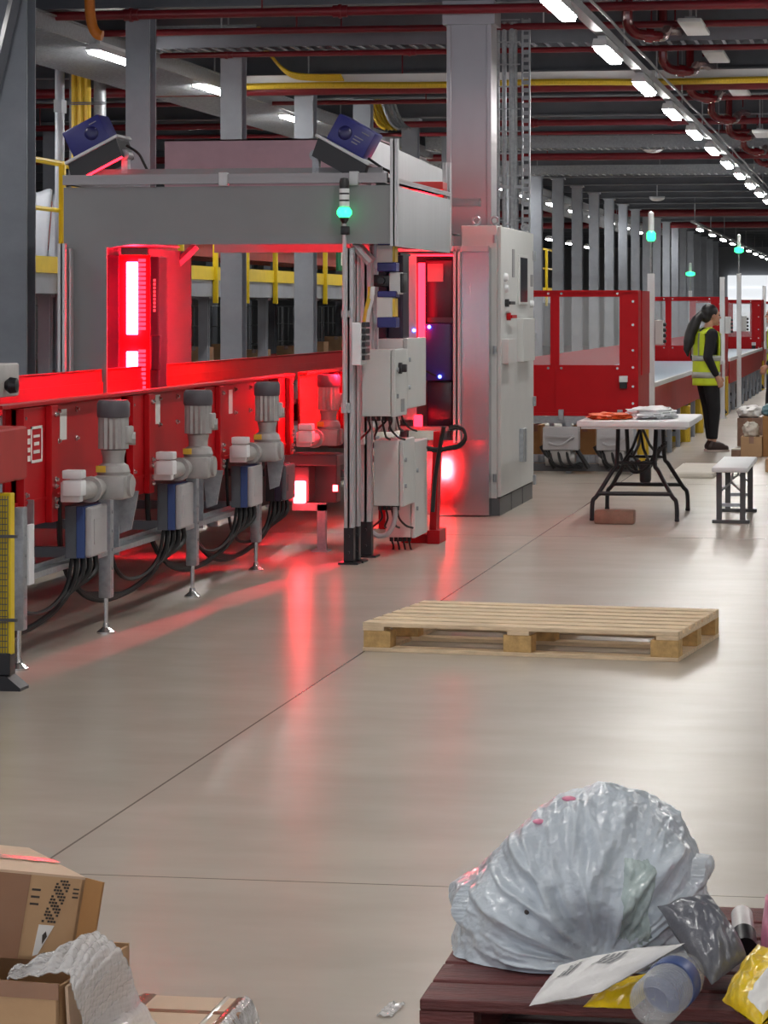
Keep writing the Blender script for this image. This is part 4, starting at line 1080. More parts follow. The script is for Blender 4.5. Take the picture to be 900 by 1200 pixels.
for a, b in ((242, 236), (234, 228), (226, 221)):
    mb = MB(); mb.lathe([(0.031, zb_(a)), (0.031, zb_(b))], (xbk, Yb_, 0), n=20); mb.build('clear_lens', M['white'], t)
    mb = MB(); mb.lathe([(0.029, zb_(b)), (0.029, zb_(b - 2.2))], (xbk, Yb_, 0), n=20); mb.build('spacer', M['black'], t)
mb = MB(); mb.lathe([(0.03, zb_(219)), (0.03, zb_(213)), (0.024, zb_(209)), (0, zb_(208))], (xbk, Yb_, 0), n=20); mb.build('cap', M['black'], t)

# control boxes on the portal
def control_box(label, x0, x1, y0, y1, z0, z1, lock=True, group=None):
    t = thing('control_box', label, 'control box', ((x0 + x1) / 2, (y0 + y1) / 2, z0))
    mb = MB(); mb.box(x0, x1 - 0.03, y0, y1, z0, z1, bev=0.006); mb.build('body', M['cab'], t, smooth=0)
    mb = MB(); mb.box(x1 - 0.026, x1, y0 - 0.004, y1 + 0.004, z0 - 0.004, z1 + 0.004, bev=0.006); d = mb.build('door', M['cab'], t, smooth=0)
    mb = MB()
    for z in (z0 + (z1 - z0) * 0.3, z0 + (z1 - z0) * 0.7):
        mb.cyl((x1, y0 + 0.05, z), (x1 + 0.012, y0 + 0.05, z), 0.014, n=12)
    mb.build('latch', M['galv'], d)
    if lock:
        mb = MB(); mb.box(x1, x1 + 0.05, y0 + 0.1, y0 + 0.15, z0 + (z1 - z0) * 0.66, z0 + (z1 - z0) * 0.78, bev=0.006); mb.cyl((x1, y0 + 0.125, z0 + (z1 - z0) * 0.72), (x1 + 0.02, y0 + 0.125, z0 + (z1 - z0) * 0.72), 0.035, n=14); mb.build('switch', M['black'], d)
        mb = MB(); mb.box(x1, x1 + 0.004, y0 + 0.2, y0 + 0.32, z0 + 0.02, z0 + 0.1); mb.build('plate', M['label_grey'], d, smooth=0)
    mb = MB()
    for k in range(5):
        x = x0 + 0.03 + (x1 - x0 - 0.08) * k / 4
        mb.cyl((x, y0 + 0.06, z0 - 0.03), (x, y0 + 0.06, z0), 0.013, n=10)
    mb.build('cable_gland', M['black'], t)
    mb = MB()
    for k in range(4):
        x = x0 + 0.03 + (x1 - x0 - 0.08) * k / 3
        mb.tube([(x, y0 + 0.06, z0 - 0.02), (x + 0.01, y0 + 0.07, z0 - 0.08), (x + 0.03 * (k - 1.5), y0 + 0.12, z0 - 0.13), (x + 0.05 * (k - 1.5), y0 + 0.2, z0 - 0.15)], 0.007, n=6)
    mb.build('cable', M['rubber'], t)
    return t
control_box('upper pale control box with black switch, nearest on the portal side', -3.15, -2.94, 17.5, 17.93, ZZ(445, 488, 17.5), ZZ(445, 410, 17.5))
control_box('upper pale control box just behind the one with black switch', -3.13, -2.94, 17.96, 18.70, ZZ(445, 478, 18), ZZ(452, 397, 18), lock=False)
control_box('lower grey control box, nearer of the two near the floor', -3.145, -2.955, 17.9, 18.33, ZZ(455, 593, 17.9), ZZ(455, 516, 17.9), lock=False)
control_box('lower taller control box almost reaching the floor', -3.15, -2.955, 18.36, 18.85, ZZ(490, 628, 18.5), ZZ(490, 517, 18.5), lock=False)
t = thing('junction_box', 'slim white junction box on the aluminium portal post', 'control box', (XY(419, 17.26), 17.26, 1.2))
mb = MB(); mb.box(XY(414, 17.25), XY(424.5, 17.25), 17.2, 17.42, ZZ(419, 428, 17.25), ZZ(419, 378, 17.25), bev=0.005); mb.build('body', M['white'], t, smooth=0)
mb = MB()
for k in range(6):
    z = 1.24 + 0.04 * k; mb.box(XY(424.5, 17.25), XY(428.5, 17.25), 17.23, 17.4, z, z + 0.03, bev=0.004)
mb.build('connector', M['black'], t, smooth=0)
mb = MB(); mb.box(XY(420, 17.95), XY(432, 17.95), 17.8, 17.84, ZZ(426, 520, 17.9), ZZ(426, 506, 17.9), bev=0.005)
one('junction_box', mb, M['white'], 'small white socket box low on the portal post', 'control box', (XY(426, 17.9), 17.82, 0.7))
# blue and grey sensor heads
def sensor_head(label, pt0, pt1):
    Ys = 17.56
    x0, x1 = XY(441.5, Ys), XY(462, Ys)
    z = lambda f: ZZ(450, pt0 + (pt1 - pt0) * f, Ys)
    t = thing('photo_sensor', label, 'sensor', ((x0 + x1) / 2, Ys, z(1)))
    mb = MB(); mb.box(x0, x1 - 0.012, Ys, Ys + 0.12, z(0.72), z(0.17), bev=0.004); mb.build('body', M['cab'], t, smooth=0)
    mb = MB(); mb.box(x0 + 0.004, x1 + 0.012, Ys - 0.004, Ys + 0.13, z(0.17), z(0), bev=0.006); mb.build('cap', M['blue'], t, smooth=0)
    mb = MB(); mb.box(x0 + 0.002, x1 + 0.012, Ys - 0.004, Ys + 0.13, z(1), z(0.72), bev=0.006); mb.build('base', M['blue'], t, smooth=0)
    mb = MB(); mb.box(x1 - 0.012, x1 + 0.004, Ys + 0.01, Ys + 0.11, z(0.7), z(0.2)); mb.build('window', M['brass'], t, smooth=0)
    mb = MB(); mb.box(x0 - 0.02, x0, Ys + 0.02, Ys + 0.09, z(0.9), z(0.1)); mb.box(x0 - 0.035, x0 - 0.015, Ys + 0.04, Ys + 0.4, z(0.55), z(0.45)); mb.build('bracket', M['galv'], t, smooth=0)
sensor_head('upper blue and grey sensor head above the control boxes', 281, 318)
sensor_head('lower blue and grey sensor head above the control boxes', 341, 384)
Ys = 17.6
t = thing('clamp_unit', 'black and grey clamp unit between the two sensor heads', 'sensor', (XY(455, Ys), Ys, 1.66))
mb = MB(); mb.box(XY(456, Ys), XY(469, Ys), Ys, Ys + 0.12, ZZ(460, 345, Ys), ZZ(460, 319, Ys), bev=0.006); mb.build('body', M['cab'], t, smooth=0)
mb = MB(); mb.box(XY(469, Ys), XY(473, Ys), Ys, Ys + 0.14, ZZ(460, 343, Ys), ZZ(460, 320, Ys), bev=0.006); mb.box(XY(437, Ys), XY(456, Ys), Ys + 0.02, Ys + 0.1, ZZ(460, 336, Ys), ZZ(460, 322, Ys), bev=0.006); mb.cyl((XY(447, Ys), Ys - 0.02, ZZ(447, 329, Ys)), (XY(447, Ys), Ys + 0.05, ZZ(447, 329, Ys)), 0.022, n=14); mb.build('clamp', M['black'], t)
mb = MB(); mb.box(XY(436, Ys), XY(439, Ys), Ys + 0.1, Ys + 0.14, 1.3, 1.93); mb.build('mounting_bar', M['galv'], t, smooth=0)
t = thing('cable_tuft', 'loom of yellow and white wires beside the lower sensor head', 'cable bundle', (XY(433, 17.55), 17.55, 1.45))
for m_, off_ in ((M['brass'], 0), (M['white'], 3)):
    mb = MB()
    for k in range(4):
        mb.tube([(XY(432 + off_ + k * 0.8, 17.5), 17.5 + 0.01 * k, ZZ(432, 336, 17.5)), (XY(431 + off_ + k, 17.5), 17.5, ZZ(432, 350, 17.5)), (XY(428 + off_ + k, 17.5), 17.5, ZZ(432, 362, 17.5)), (XY(425 + off_ + k, 17.5), 17.52, ZZ(432, 377, 17.5))], 0.006, n=6)
    mb.build('wire', m_, t)
mb = MB()
Yq = 18.75
for k in range(2):
    mb.tube([(XY(a, Yq), Yq + 0.03 * k, ZZ(a, b + 3 * k, Yq)) for a, b in ((500, 524), (512, 526), (526, 524), (538, 521), (545, 512), (543, 503), (535, 499), (526, 501))], 0.01, n=7)
mb.tube([(XY(a, Yq), Yq, ZZ(a, b, Yq)) for a, b in ((520, 500), (517, 516), (510, 560), (507, 600))], 0.014, n=7)
one('hanging_cable', mb, M['rubber'], 'black cable loop curling out beside the lower control boxes', 'cable', (XY(520, Yq), Yq, 0.3))
mb = MB(); Yq = 17.95
mb.tube([(XY(a, Yq), Yq, ZZ(a, b, Yq)) for a, b in ((463, 594), (463, 606), (460, 617), (453, 626), (443, 628), (434, 622))], 0.016, n=8)
one('hanging_cable', mb, M['drive_grey'], 'grey hose looping under the nearer lower control box', 'cable', (XY(455, Yq), Yq, 0.1))

# red streak on the floor below the belt, cast by added spots without fixture
for en, sz, tx, ty in ((4200, 3.2, -3.495, 13.4), (1500, 4.8, -3.385, 15.6), (280, 9.0, -3.305, 17.1)):
    sl = bpy.data.lights.new('streak_spot', 'SPOT'); sl.energy = en; sl.color = (1, 0.02, 0.05); sl.spot_size = math.radians(sz); sl.spot_blend = 0.6; sl.shadow_soft_size = 0.02
    so = bpy.data.objects.new('streak_spot', sl); COL.objects.link(so)
    p0 = Vector((-3.235, 18.6, 0.38)); p1 = Vector((tx, ty, 0.0))
    so.location = p0; so.rotation_euler = (p1 - p0).to_track_quat('-Z', 'Y').to_euler()

# ================================================================ CONTROL CABINET
XCF = -2.82
yc0, yc1 = 21.55, 23.62
zt = 2.175
t = thing('control_cabinet', 'tall pale grey control cabinet on a dark plinth beside the portal', 'cabinet', (-2.97, 22.6, 0))
mb = MB(); mb.box(XCF - 0.30, XCF - 0.03, yc0, yc1, 0.13, zt, bev=0.006); mb.build('body', M['cab'], t, smooth=0)
mb = MB(); mb.box(XCF - 0.29, XCF - 0.01, yc0 + 0.01, yc1 - 0.01, 0, 0.13); mb.box(XCF - 0.012, XCF - 0.005, yc0 + 0.68, yc0 + 0.69, 0, 0.13); mb.box(XCF - 0.012, XCF - 0.005, yc0 + 1.38, yc0 + 1.39, 0, 0.13); mb.build('plinth', M['cab_dark'], t, smooth=0)
dr = None
def yz(px, py):
    y = YX(px, XCF); return y, ZZ(px, py, y)
for a, b in ((yc0 + 0.01, yc1 - 0.01),):
    mb = MB(); mb.box(XCF - 0.028, XCF, a, b, 0.14, zt - 0.01, bev=0.006); dr = mb.build('door', M['cab'], t, smooth=0)
def on_door(name, m_, px0, px1, py0, py1, th, bev=0.004, back=0.0):
    ya, za = yz(px0, py1); yb_2, zb2 = yz(px1, py0)
    za = ZZ((px0 + px1) / 2, py1, (ya + yb_2) / 2); zb2 = ZZ((px0 + px1) / 2, py0, (ya + yb_2) / 2)
    mb = MB(); mb.box(XCF - back, XCF + th, ya, yb_2, za, zb2, bev=bev); return mb.build(name, m_, dr, smooth=0)
on_door('window_frame', M['cab'], 606.5, 617.5, 299, 357, 0.012)
on_door('window_pane', M['glass_dark'], 608, 616, 302, 354, 0.016)
on_door('document_pocket', M['cab'], 606, 619.5, 373, 423, 0.05)
on_door('louvre_strip', M['label_grey'], 600, 602.5, 292, 325, 0.006)
on_door('grey_box', M['cab'], 588, 596, 397, 426, 0.05)
on_door('red_plate', M['red'], 597, 600.5, 399, 425, 0.02)
on_door('handle', M['galv'], 608.5, 610, 502, 541, 0.035)
on_door('handle', M['galv'], 612, 613.2, 502, 541, 0.03)
on_door('warning_plate', M['label_grey'], 621.5, 624, 322, 336, 0.006)
for px, py, r, m_ in ((591, 325, 0.035, 'white'), (591.5, 338, 0.03, 'white'), (621.5, 356, 0.03, 'white')):
    y, z = yz(px, py); mb = MB(); mb.lathe([(r, 0), (r, 0.015), (r * 0.7, 0.03), (0, 0.032)], (XCF, y, z), n=16, q=RY(PI / 2)); mb.build('push_button', M[m_], dr)
for px, py, m_ in ((592, 355, 'black'), (594, 371, 'red')):
    y, z = yz(px, py); mb = MB(); mb.cyl((XCF, y, z), (XCF + 0.03, y, z), 0.03, n=14); mb.box(XCF + 0.03, XCF + 0.045, y - 0.02, y + 0.26, z - 0.012, z + 0.012); mb.build('rotary_switch', M[m_], dr)
for py in (280, 410, 560):
    mb = MB(); z = ZZ(580, py, yc0); mb.cyl((XCF - 0.045, yc0 - 0.012, z - 0.03), (XCF - 0.045, yc0 - 0.012, z + 0.03), 0.014, n=10); mb.build('hinge', M['galv'], t)
for px, py in ((622, 300), (624, 395), (624, 470), (624, 562)):
    mb = MB(); z = ZZ(px, py, yc1); mb.box(XCF, XCF + 0.02, yc1 - 0.06, yc1 + 0.01, z - 0.04, z + 0.04, bev=0.005); mb.build('edge_lock', M['galv'], t, smooth=0)
for x, y in ((XCF - 0.06, yc0 + 0.1), (XCF - 0.06, yc1 - 0.1), (XCF - 0.2, yc0 + 0.1), (XCF - 0.2, yc1 - 0.1)):
    mb = MB(); mb.tube([(x + 0.028 * math.cos(q), y, zt + 0.04 + 0.028 * math.sin(q)) for q in [2 * PI * i / 14 for i in range(14)]], 0.009, n=6, closed=True); mb.cyl((x, y, zt), (x, y, zt + 0.015), 0.016, n=10); mb.build('lifting_eye', M['galv'], t)
# ================================================================ SORTING LINE ON THE RIGHT
XE0, XE1 = -3.62, -2.27
def guard_enclosure(Yf, label):
    t = thing('guard_enclosure', label, 'machine guard', (-2.95, Yf, 0), group='red windowed guards along the sorting line')
    zt_, zb = 1.725, 0.57
    zw1, zw0 = 1.665, 1.02
    # front sheet made of rails and stiles round two panes
    wx = [(XY(627, 27.3), XY(645, 27.3)), (XY(655.5, 27.3), XY(726, 27.3))]
    wx = [(XE0 + 0.12, wx[0][1]), wx[1]]
    mb = MB()
    mb.box(XE0, XE1, Yf, Yf + 0.02, zb, zw0); mb.box(XE0, XE1, Yf, Yf + 0.02, zw1, zt_)
    mb.box(XE0, wx[0][0], Yf, Yf + 0.02, zw0, zw1); mb.box(wx[0][1], wx[1][0], Yf, Yf + 0.02, zw0, zw1); mb.box(wx[1][1], XE1, Yf, Yf + 0.02, zw0, zw1)
    mb.box(XE0, XE1, Yf - 0.02, Yf, zt_ - 0.02, zt_); mb.box(wx[0][1] + 0.045, wx[0][1] + 0.05, Yf - 0.004, Yf, zb, zw0)
    mb.box(XE0, XE1, Yf - 0.01, Yf + 0.04, zb - 0.03, zb)
    mb.build('front_panel', M['red'], t, smooth=0)
    for a, b in wx:
        mb = MB(); mb.box(a, b, Yf + 0.006, Yf + 0.012, zw0, zw1); mb.build('window_pane', M['glass'], t, smooth=0)
    mb = MB(); mb.box(XE1 - 0.02, XE1, Yf + 0.02, Yf + 1.35, 0.92, zt_); mb.box(XE1 - 0.004, XE1 + 0.012, Yf + 0.3, Yf + 0.33, 0.92, zt_); mb.build('side_panel', M['red'], t, smooth=0)
    mb = MB(); mb.box(XE1 - 0.02, XE1 - 0.005, Yf + 0.02, Yf + 1.35, 0.55, 0.92); mb.build('side_skirt', M['red_dull'], t, smooth=0)
    mb = MB(); mb.box(XE0, XE0 + 0.02, Yf + 0.02, Yf + 1.35, zb, zt_); mb.build('side_panel', M['red'], t, smooth=0)
    mb = MB()
    for z in (0.66, 0.82, 1.0, 1.16, 1.4, 1.62): mb.cyl((XE1 - 0.05, Yf - 0.012, z), (XE1 - 0.05, Yf, z), 0.012, n=10)
    for a, b in wx:
        for z in (zw0 - 0.03, zw1 + 0.03):
            for x in (a + 0.02, b - 0.02): mb.cyl((x, Yf - 0.012, z), (x, Yf, z), 0.012, n=10)
    mb.build('bolt', M['bolt'], t)
    mb = MB(); x = XY(730, 27.3); mb.box(x - 0.035, x + 0.045, Yf - 0.03, Yf, 0.86, 0.92, bev=0.006); lt = mb.build('latch', M['white'], t, smooth=0)
    mb = MB(); mb.box(x - 0.03, x + 0.04, Yf - 0.04, Yf, 0.80, 0.86, bev=0.006); mb.build('latch_body', M['black'], lt, smooth=0)
    for x in (XY(657, 27.3), XY(726, 27.3)):
        mb = MB(); mb.box(x - 0.02, x + 0.03, Yf - 0.03, Yf + 0.01, 0.50, 0.60, bev=0.005); mb.build('hinge', M['galv'], t, smooth=0)
    # support frame under the guard
    mb = MB(); mb.box(XE0, XE1 - 0.02, Yf - 0.01, Yf + 0.05, 0.47, 0.535); mb.build('frame_rail', M['galv'], t, smooth=0)
    mb = MB(); mb.box(XE0, XE1, Yf - 0.05, Yf + 0.02, 0.02, 0.09); mb.box(XE0, XE1, Yf + 1.2, Yf + 1.25, 0.02, 0.09); mb.build('base_rail', M['cab_dark'], t, smooth=0)
    for x in (XE0 + 0.03, -2.93, XE1 - 0.04):
        for y in (Yf, Yf + 1.22):
            mb = MB(); mb.box(x - 0.025, x + 0.025, y - 0.025, y + 0.025, 0, 0.5); mb.build('leg', M['galv'], t, smooth=0)
    for x0 in (XY(635, 27.1), XY(698, 27.1)):
        mb = MB(); mb.box(x0, x0 + 0.34, Yf - 0.14, Yf + 0.02, 0.22, 0.44, bev=0.012); mb.box(x0 + 0.04, x0 + 0.3, Yf - 0.16, Yf - 0.14, 0.34, 0.36); mb.tube([(x0 + 0.06, Yf - 0.155, 0.29), (x0 + 0.12, Yf - 0.165, 0.27), (x0 + 0.2, Yf - 0.165, 0.28), (x0 + 0.26, Yf - 0.165, 0.33), (x0 + 0.3, Yf - 0.155, 0.36)], 0.012, n=7)
        g = mb.build('drive_box', M['drive_grey'], t, smooth=0)
        mb = MB(); mb.cyl((x0 + 0.02, Yf - 0.05, 0.14), (x0 + 0.3, Yf - 0.05, 0.14), 0.07, n=18); mb.box(x0 + 0.06, x0 + 0.26, Yf - 0.12, Yf + 0.0, 0.10, 0.22, bev=0.01); mb.build('gear_housing', M['motor'], g)
        mb = MB()
        for dx in (-0.02, 0.3): mb.cyl((x0 + dx, Yf - 0.1, 0.26), (x0 + dx + 0.13, Yf - 0.1, 0.05), 0.022, n=8)
        for k in range(3): mb.tube([(x0 + 0.06 + 0.08 * k, Yf - 0.1, 0.22), (x0 + 0.1 + 0.08 * k, Yf - 0.15, 0.1), (x0 + 0.2 + 0.08 * k, Yf - 0.12, 0.06), (x0 + 0.36, Yf - 0.1, 0.1)], 0.014, n=6)
        mb.build('cable', M['rubber'], g)
    mb = MB()
    for k in range(22): mb.box(XE0 + 0.06 * k, XE0 + 0.06 * k + 0.035, Yf + 0.05, Yf + 0.09, 0.10, 0.16)
    mb.box(XE0, XE1, Yf + 0.09, Yf + 0.11, 0.09, 0.17); mb.build('cable_tray', M['galv'], t, smooth=0)
    mb = MB(); mb.box(XE1 - 0.06, XE1 + 0.02, Yf + 0.55, Yf + 0.66, 0, 0.56, bev=0.005); mb.box(XE1 - 0.06, XE1 + 0.02, Yf + 0.9, Yf + 1.0, 0, 0.56, bev=0.005); mb.build('yellow_post', M['yellow_cable'], t, smooth=0)
    return t
ge = guard_enclosure(27.3, 'nearest red windowed guard across the sorting line, behind the folding table')
dup(ge, (-2.95, 42.0, 0), label='second red windowed guard, just behind the person in the lime vest')
dup(ge, (-2.95, 55.2, 0), label='third and smaller red windowed guard, near the right edge')
dup(ge, (-2.95, 69.0, 0), label='farthest red windowed guard at the right edge')
# brown cartons under the nearest guard
for k, (px0, px1) in enumerate(((627, 634), (680, 697))):
    mb = MB(); x0, x1 = XY(px0, 27.75), XY(px1, 27.75)
    mb.box(x0 - 0.05, x1 + 0.02, 27.55, 27.9, 0, 0.44, bev=0.006); mb.mi = 1; mb.box((x0 + x1) / 2 - 0.03, (x0 + x1) / 2 + 0.02, 27.548, 27.902, 0.38, 0.442)
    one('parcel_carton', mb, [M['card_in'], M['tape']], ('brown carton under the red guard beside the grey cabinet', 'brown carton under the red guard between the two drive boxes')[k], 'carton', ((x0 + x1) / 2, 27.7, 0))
# posts with socket boxes
def line_post(px, Y, ztop, label, box=True, beacon=False):
    x = XY(px, Y)
    t = thing('service_post', label, 'post', (x, Y, 0), group='white service posts along the sorting line')
    mb = MB(); mb.box(x - 0.035, x + 0.035, Y - 0.035, Y + 0.035, 0, ztop, bev=0.006); mb.box(x - 0.06, x + 0.06, Y - 0.06, Y + 0.06, 0, 0.012); mb.build('post', M['white'], t, smooth=0)
    if box:
        mb = MB(); mb.box(x + 0.04, x + 0.12, Y - 0.06, Y + 0.08, 1.2, 1.44, bev=0.006); b = mb.build('socket_box', M['cab'], t, smooth=0)
        for k in range(4):
            mb = MB(); mb.cyl((x + 0.12, Y, 1.23 + 0.055 * k), (x + 0.15, Y, 1.23 + 0.055 * k), 0.018, n=10); mb.build('connector', M['black'], b)
    if beacon:
        mb = MB(); mb.cyl((x, Y, ztop), (x, Y, ztop + 0.32), 0.01, n=8); mb.build('mast', M['galv'], t)
        s = Y / 27
        mb = MB(); mb.lathe([(0.03, ztop + 0.32), (0.042 * s, ztop + 0.34), (0.042 * s, ztop + 0.40), (0.028, ztop + 0.42)], (x, Y, 0), n=16); mb.build('green_lens', M['green_led'], t)
        mb = MB(); mb.lathe([(0.028, ztop + 0.42), (0.028, ztop + 0.6), (0, ztop + 0.62)], (x, Y, 0), n=14); mb.build('clear_lens', M['white'], t)
    return t
line_post(763, 28.75, 1.90, 'white post with socket box and green lamp beside the nearest red guard', beacon=True)
line_post(846.5, 41.3, 2.0, 'white post with socket box left of the second red guard end, behind the person')
line_post(866, 45.6, 2.1, 'white post right of the second red guard with small green lamp above', beacon=True)
line_post(895.5, 56.8, 2.0, 'white post at the right edge beside the third red guard')
t = line_post(809, 64, 1.95, 'far post with a tiny green lamp among the distant columns', box=False, beacon=True)
# conveyor run between the guards
def line_conveyor(ya, yb, label):
    t = thing('sorting_conveyor', label, 'conveyor', (-2.9, (ya + yb) / 2, 0), group='sorting line conveyors')
    mb = MB(); mb.box(-3.55, -2.27, ya, yb, 0.77, 0.80); mb.build('slider_bed', M['chute'], t, smooth=0)
    mb = MB(); mb.box(-2.27, -2.235, ya, yb, 0.77, 0.82, bev=0.006); mb.build('edge_rail', M['white'], t, smooth=0)
    mb = MB(); mb.box(-2.27, -2.25, ya, yb, 0.44, 0.77); mb.build('side_skirt', M['red_dull'], t, smooth=0)  # duller red carries grey glare in its colour
    mb = MB(); mb.box(-3.6, -3.55, ya, yb, 0.5, 1.05); mb.build('back_board', M['red'], t, smooth=0)
    n = max(2, int((yb - ya) / 1.3))
    for k in range(n + 1):
        y = ya + 0.1 + (yb - ya - 0.2) * k / n
        mb = MB(); mb.box(-2.30, -2.25, y - 0.025, y + 0.025, 0, 0.45); mb.box(-3.55, -2.3, y - 0.02, y + 0.02, 0.12, 0.17); mb.box(-3.58, -3.53, y - 0.025, y + 0.025, 0, 0.5); mb.build('leg', M['steel'], t, smooth=0)
    for k in range(max(1, n // 2)):
        y = ya + 0.9 + 2.4 * k
        if y > yb - 0.4: break
        mb = MB(); mb.cyl((-2.45, y, 0.25), (-2.45, y + 0.32, 0.25), 0.09, n=14); mb.box(-2.56, -2.36, y + 0.3, y + 0.5, 0.14, 0.34, bev=0.01); mb.build('gear_motor', M['motor'], t)
        mb = MB(); mb.tube([(-2.4, y, 0.2), (-2.35, y - 0.1, 0.08), (-2.35, y - 0.3, 0.05), (-2.4, y - 0.5, 0.12), (-2.4, y - 0.6, 0.3)], 0.02, n=6); mb.build('cable', M['rubber'], t)
line_conveyor(28.72, 41.9, 'pale blue conveyor bed with red skirt that the person stands beside')
line_conveyor(43.4, 55.0, 'farther red skirted conveyor at the right, past the second guard')
line_conveyor(56.7, 68.8, 'farthest conveyor stretch by the right edge')
for k, y in enumerate((33.9, 36.4)):
    mb = MB(); mb.box(-2.5, -2.22, y, y + 0.16, 0.0, 0.62 - 0.2, bev=0.004)
    one('yellow_post_guard', mb, M['yellow_cable'], ('yellow post beneath the conveyor behind the legs of the person', 'second yellow post beneath the conveyor, beyond the person')[k], 'guard post', (-2.36, y, 0), smooth=0)

# ================================================================ FOLDING TABLE
t = thing('folding_table', 'white plastic folding table on black wishbone legs', 'table', (-1.79, 21.75, 0))
TX0, TX1, TY0, TY1 = -2.19, -1.37, 20.95, 22.45
mb = MB(); mb.box(TX0, TX1, TY0, TY1, 0.695, 0.74, bev=0.014); mb.box(TX0 + 0.03, TX1 - 0.03, TY0 + 0.03, TY1 - 0.03, 0.68, 0.70); mb.build('tabletop', M['white'], t)
for Yl, s in ((21.18, 1), (22.36, -1)):
    for sgn in (-1, 1):
        cx = -1.79
        mb = MB(); mb.tube([(cx + sgn * 0.14, Yl + 0.25 * s, 0.68), (cx + sgn * 0.14, Yl + 0.12 * s, 0.42), (cx + sgn * 0.17, Yl + 0.09 * s, 0.36), (cx + sgn * 0.27, Yl + 0.01 * s, 0.19), (cx + sgn * 0.305, Yl, 0.14), (cx + sgn * 0.31, Yl, 0.0)], 0.016, n=10); mb.ball((cx + sgn * 0.31, Yl, 0.012), 0.019, n=10); mb.build('leg', M['black'], t)
    mb = MB(); mb.cyl((cx - 0.27, Yl + 0.01 * s, 0.20), (cx + 0.27, Yl + 0.01 * s, 0.20), 0.016, n=10); mb.cyl((cx - 0.15, Yl + 0.12 * s, 0.42), (cx + 0.15, Yl + 0.12 * s, 0.42), 0.012, n=8); mb.build('cross_bar', M['black'], t)
    mb = MB()
    for sgn in (-1, 1):
        mb.tube([(cx + sgn * 0.10, Yl + 0.12 * s, 0.42), (cx + sgn * 0.04, Yl + 0.3 * s, 0.52), (cx, Yl + 0.5 * s, 0.66)], 0.011, n=8)
    mb.build('stay', M['black'], t)
mb = MB()
for k in range(5):
    y0 = 21.5 + 0.1 * k
    mb.tube([(-1.9 + 0.05 * k, y0, 0.42), (-1.82 + 0.02 * k, y0, 0.34), (-1.72, y0, 0.38), (-1.66 + 0.01 * k, y0, 0.5 + 0.01 * k)], 0.012, n=7)
mb.box(-1.78, -1.7, 21.5, 21.62, 0.26, 0.42, bev=0.02)
one('cable_coil', mb, M['rubber'], 'tangle of black cable hanging beneath the folding table', 'cable', (-1.76, 21.6, 0.26))
def blob(name, m_, label, cat, c, rx, ry, rz, amp, sc, seed, solid=0.0, flat=0.0, n=40, m=20, group=None, rot=0.0):
    mb = MB()
    c = Vector(c); q = RZ(rot)
    def fn(u, v):
        th, ph = 2 * PI * u, PI * v
        d = Vector((math.sin(ph) * math.cos(th), math.sin(ph) * math.sin(th), math.cos(ph)))
        d2 = Vector([math.copysign(abs(x) ** 0.8, x) for x in d])
        r = 1 + amp * (noise.fractal(d * sc + Vector((seed, seed * 2, 0)), 0.8, 2.0, 4))
        p = Vector((d2.x * rx * r, d2.y * ry * r, d2.z * rz * r))
        p.z = max(p.z, -rz * (1 - flat))
        p = q @ p
        return (c.x + p.x, c.y + p.y, c.z + p.z + rz * (1 - flat))
    mb.surf(fn, n, m, cu=True)
    return one(name, mb, m_, label, cat, tuple(c), group=group, smooth=60)
blob('folded_vest', M['orange_bag'], 'orange folded cloth lying on the left of the white folding table', 'vest', (-1.98, 21.3, 0.74), 0.15, 0.22, 0.026, 0.35, 2.5, 3, flat=0.2)
blob('plastic_bag', M['white'], 'crumpled white bag on the middle of the white folding table', 'bag', (-1.69, 21.45, 0.74), 0.17, 0.24, 0.048, 0.35, 2.2, 8, flat=0.2)
mb = MB(); p = GR(697, 613)
mb.box(p.x + 0.005, p.x + 0.29, p.y - 0.1, p.y + 0.06, 0, 0.10, bev=0.012)
one('brown_block', mb, M['brick'], 'brown block lying on the floor against the front table leg', 'block', (p.x + 0.14, p.y, 0))
# white folding bench
t = thing('folding_bench', 'narrow white folding bench standing beside the table', 'bench', (-1.08, 21.7, 0))
mb = MB(); mb.box(-1.215, -0.955, 20.95, 22.5, 0.375, 0.412, bev=0.012); mb.build('seat', M['white'], t)
for Yl, s in ((21.1, 1), (22.3, -1)):
    for x in (-1.17, -1.0):
        mb = MB(); mb.box(x - 0.02, x + 0.02, Yl - 0.015, Yl + 0.015, 0.02, 0.375); mb.build('leg', M['cab_dark'], t, smooth=0)
    mb = MB(); mb.box(-1.22, -0.95, Yl - 0.02, Yl + 0.02, 0, 0.025, bev=0.004); mb.build('foot_bar', M['cab_dark'], t, smooth=0)
    mb = MB(); mb.box(-1.17, -1.0, Yl - 0.01, Yl + 0.01, 0.12, 0.145); mb.cyl((-1.15, Yl, 0.24), (-1.085, Yl + 0.1 * s, 0.29), 0.008, n=8); mb.cyl((-1.02, Yl, 0.24), (-1.085, Yl + 0.1 * s, 0.29), 0.008, n=8); mb.cyl((-1.085, Yl + 0.1 * s, 0.29), (-1.085, Yl + 0.3 * s, 0.375), 0.008, n=8); mb.build('brace', M['galv'], t)
# white board on the floor
mb = MB(); p = GR(785, 560); q = GR(832, 546)
mb.box(p.x, p.x + 0.40, p.y, p.y + 1.7, 0.0, 0.045, bev=0.01); mb.box(p.x + 0.03, p.x + 0.37, p.y + 0.03, p.y + 1.67, 0.045, 0.05, bev=0.002)
one('foam_board', mb, M['off_white'], 'flat off-white board lying on the floor behind the folding table', 'board', (p.x + 0.2, p.y + 0.8, 0))

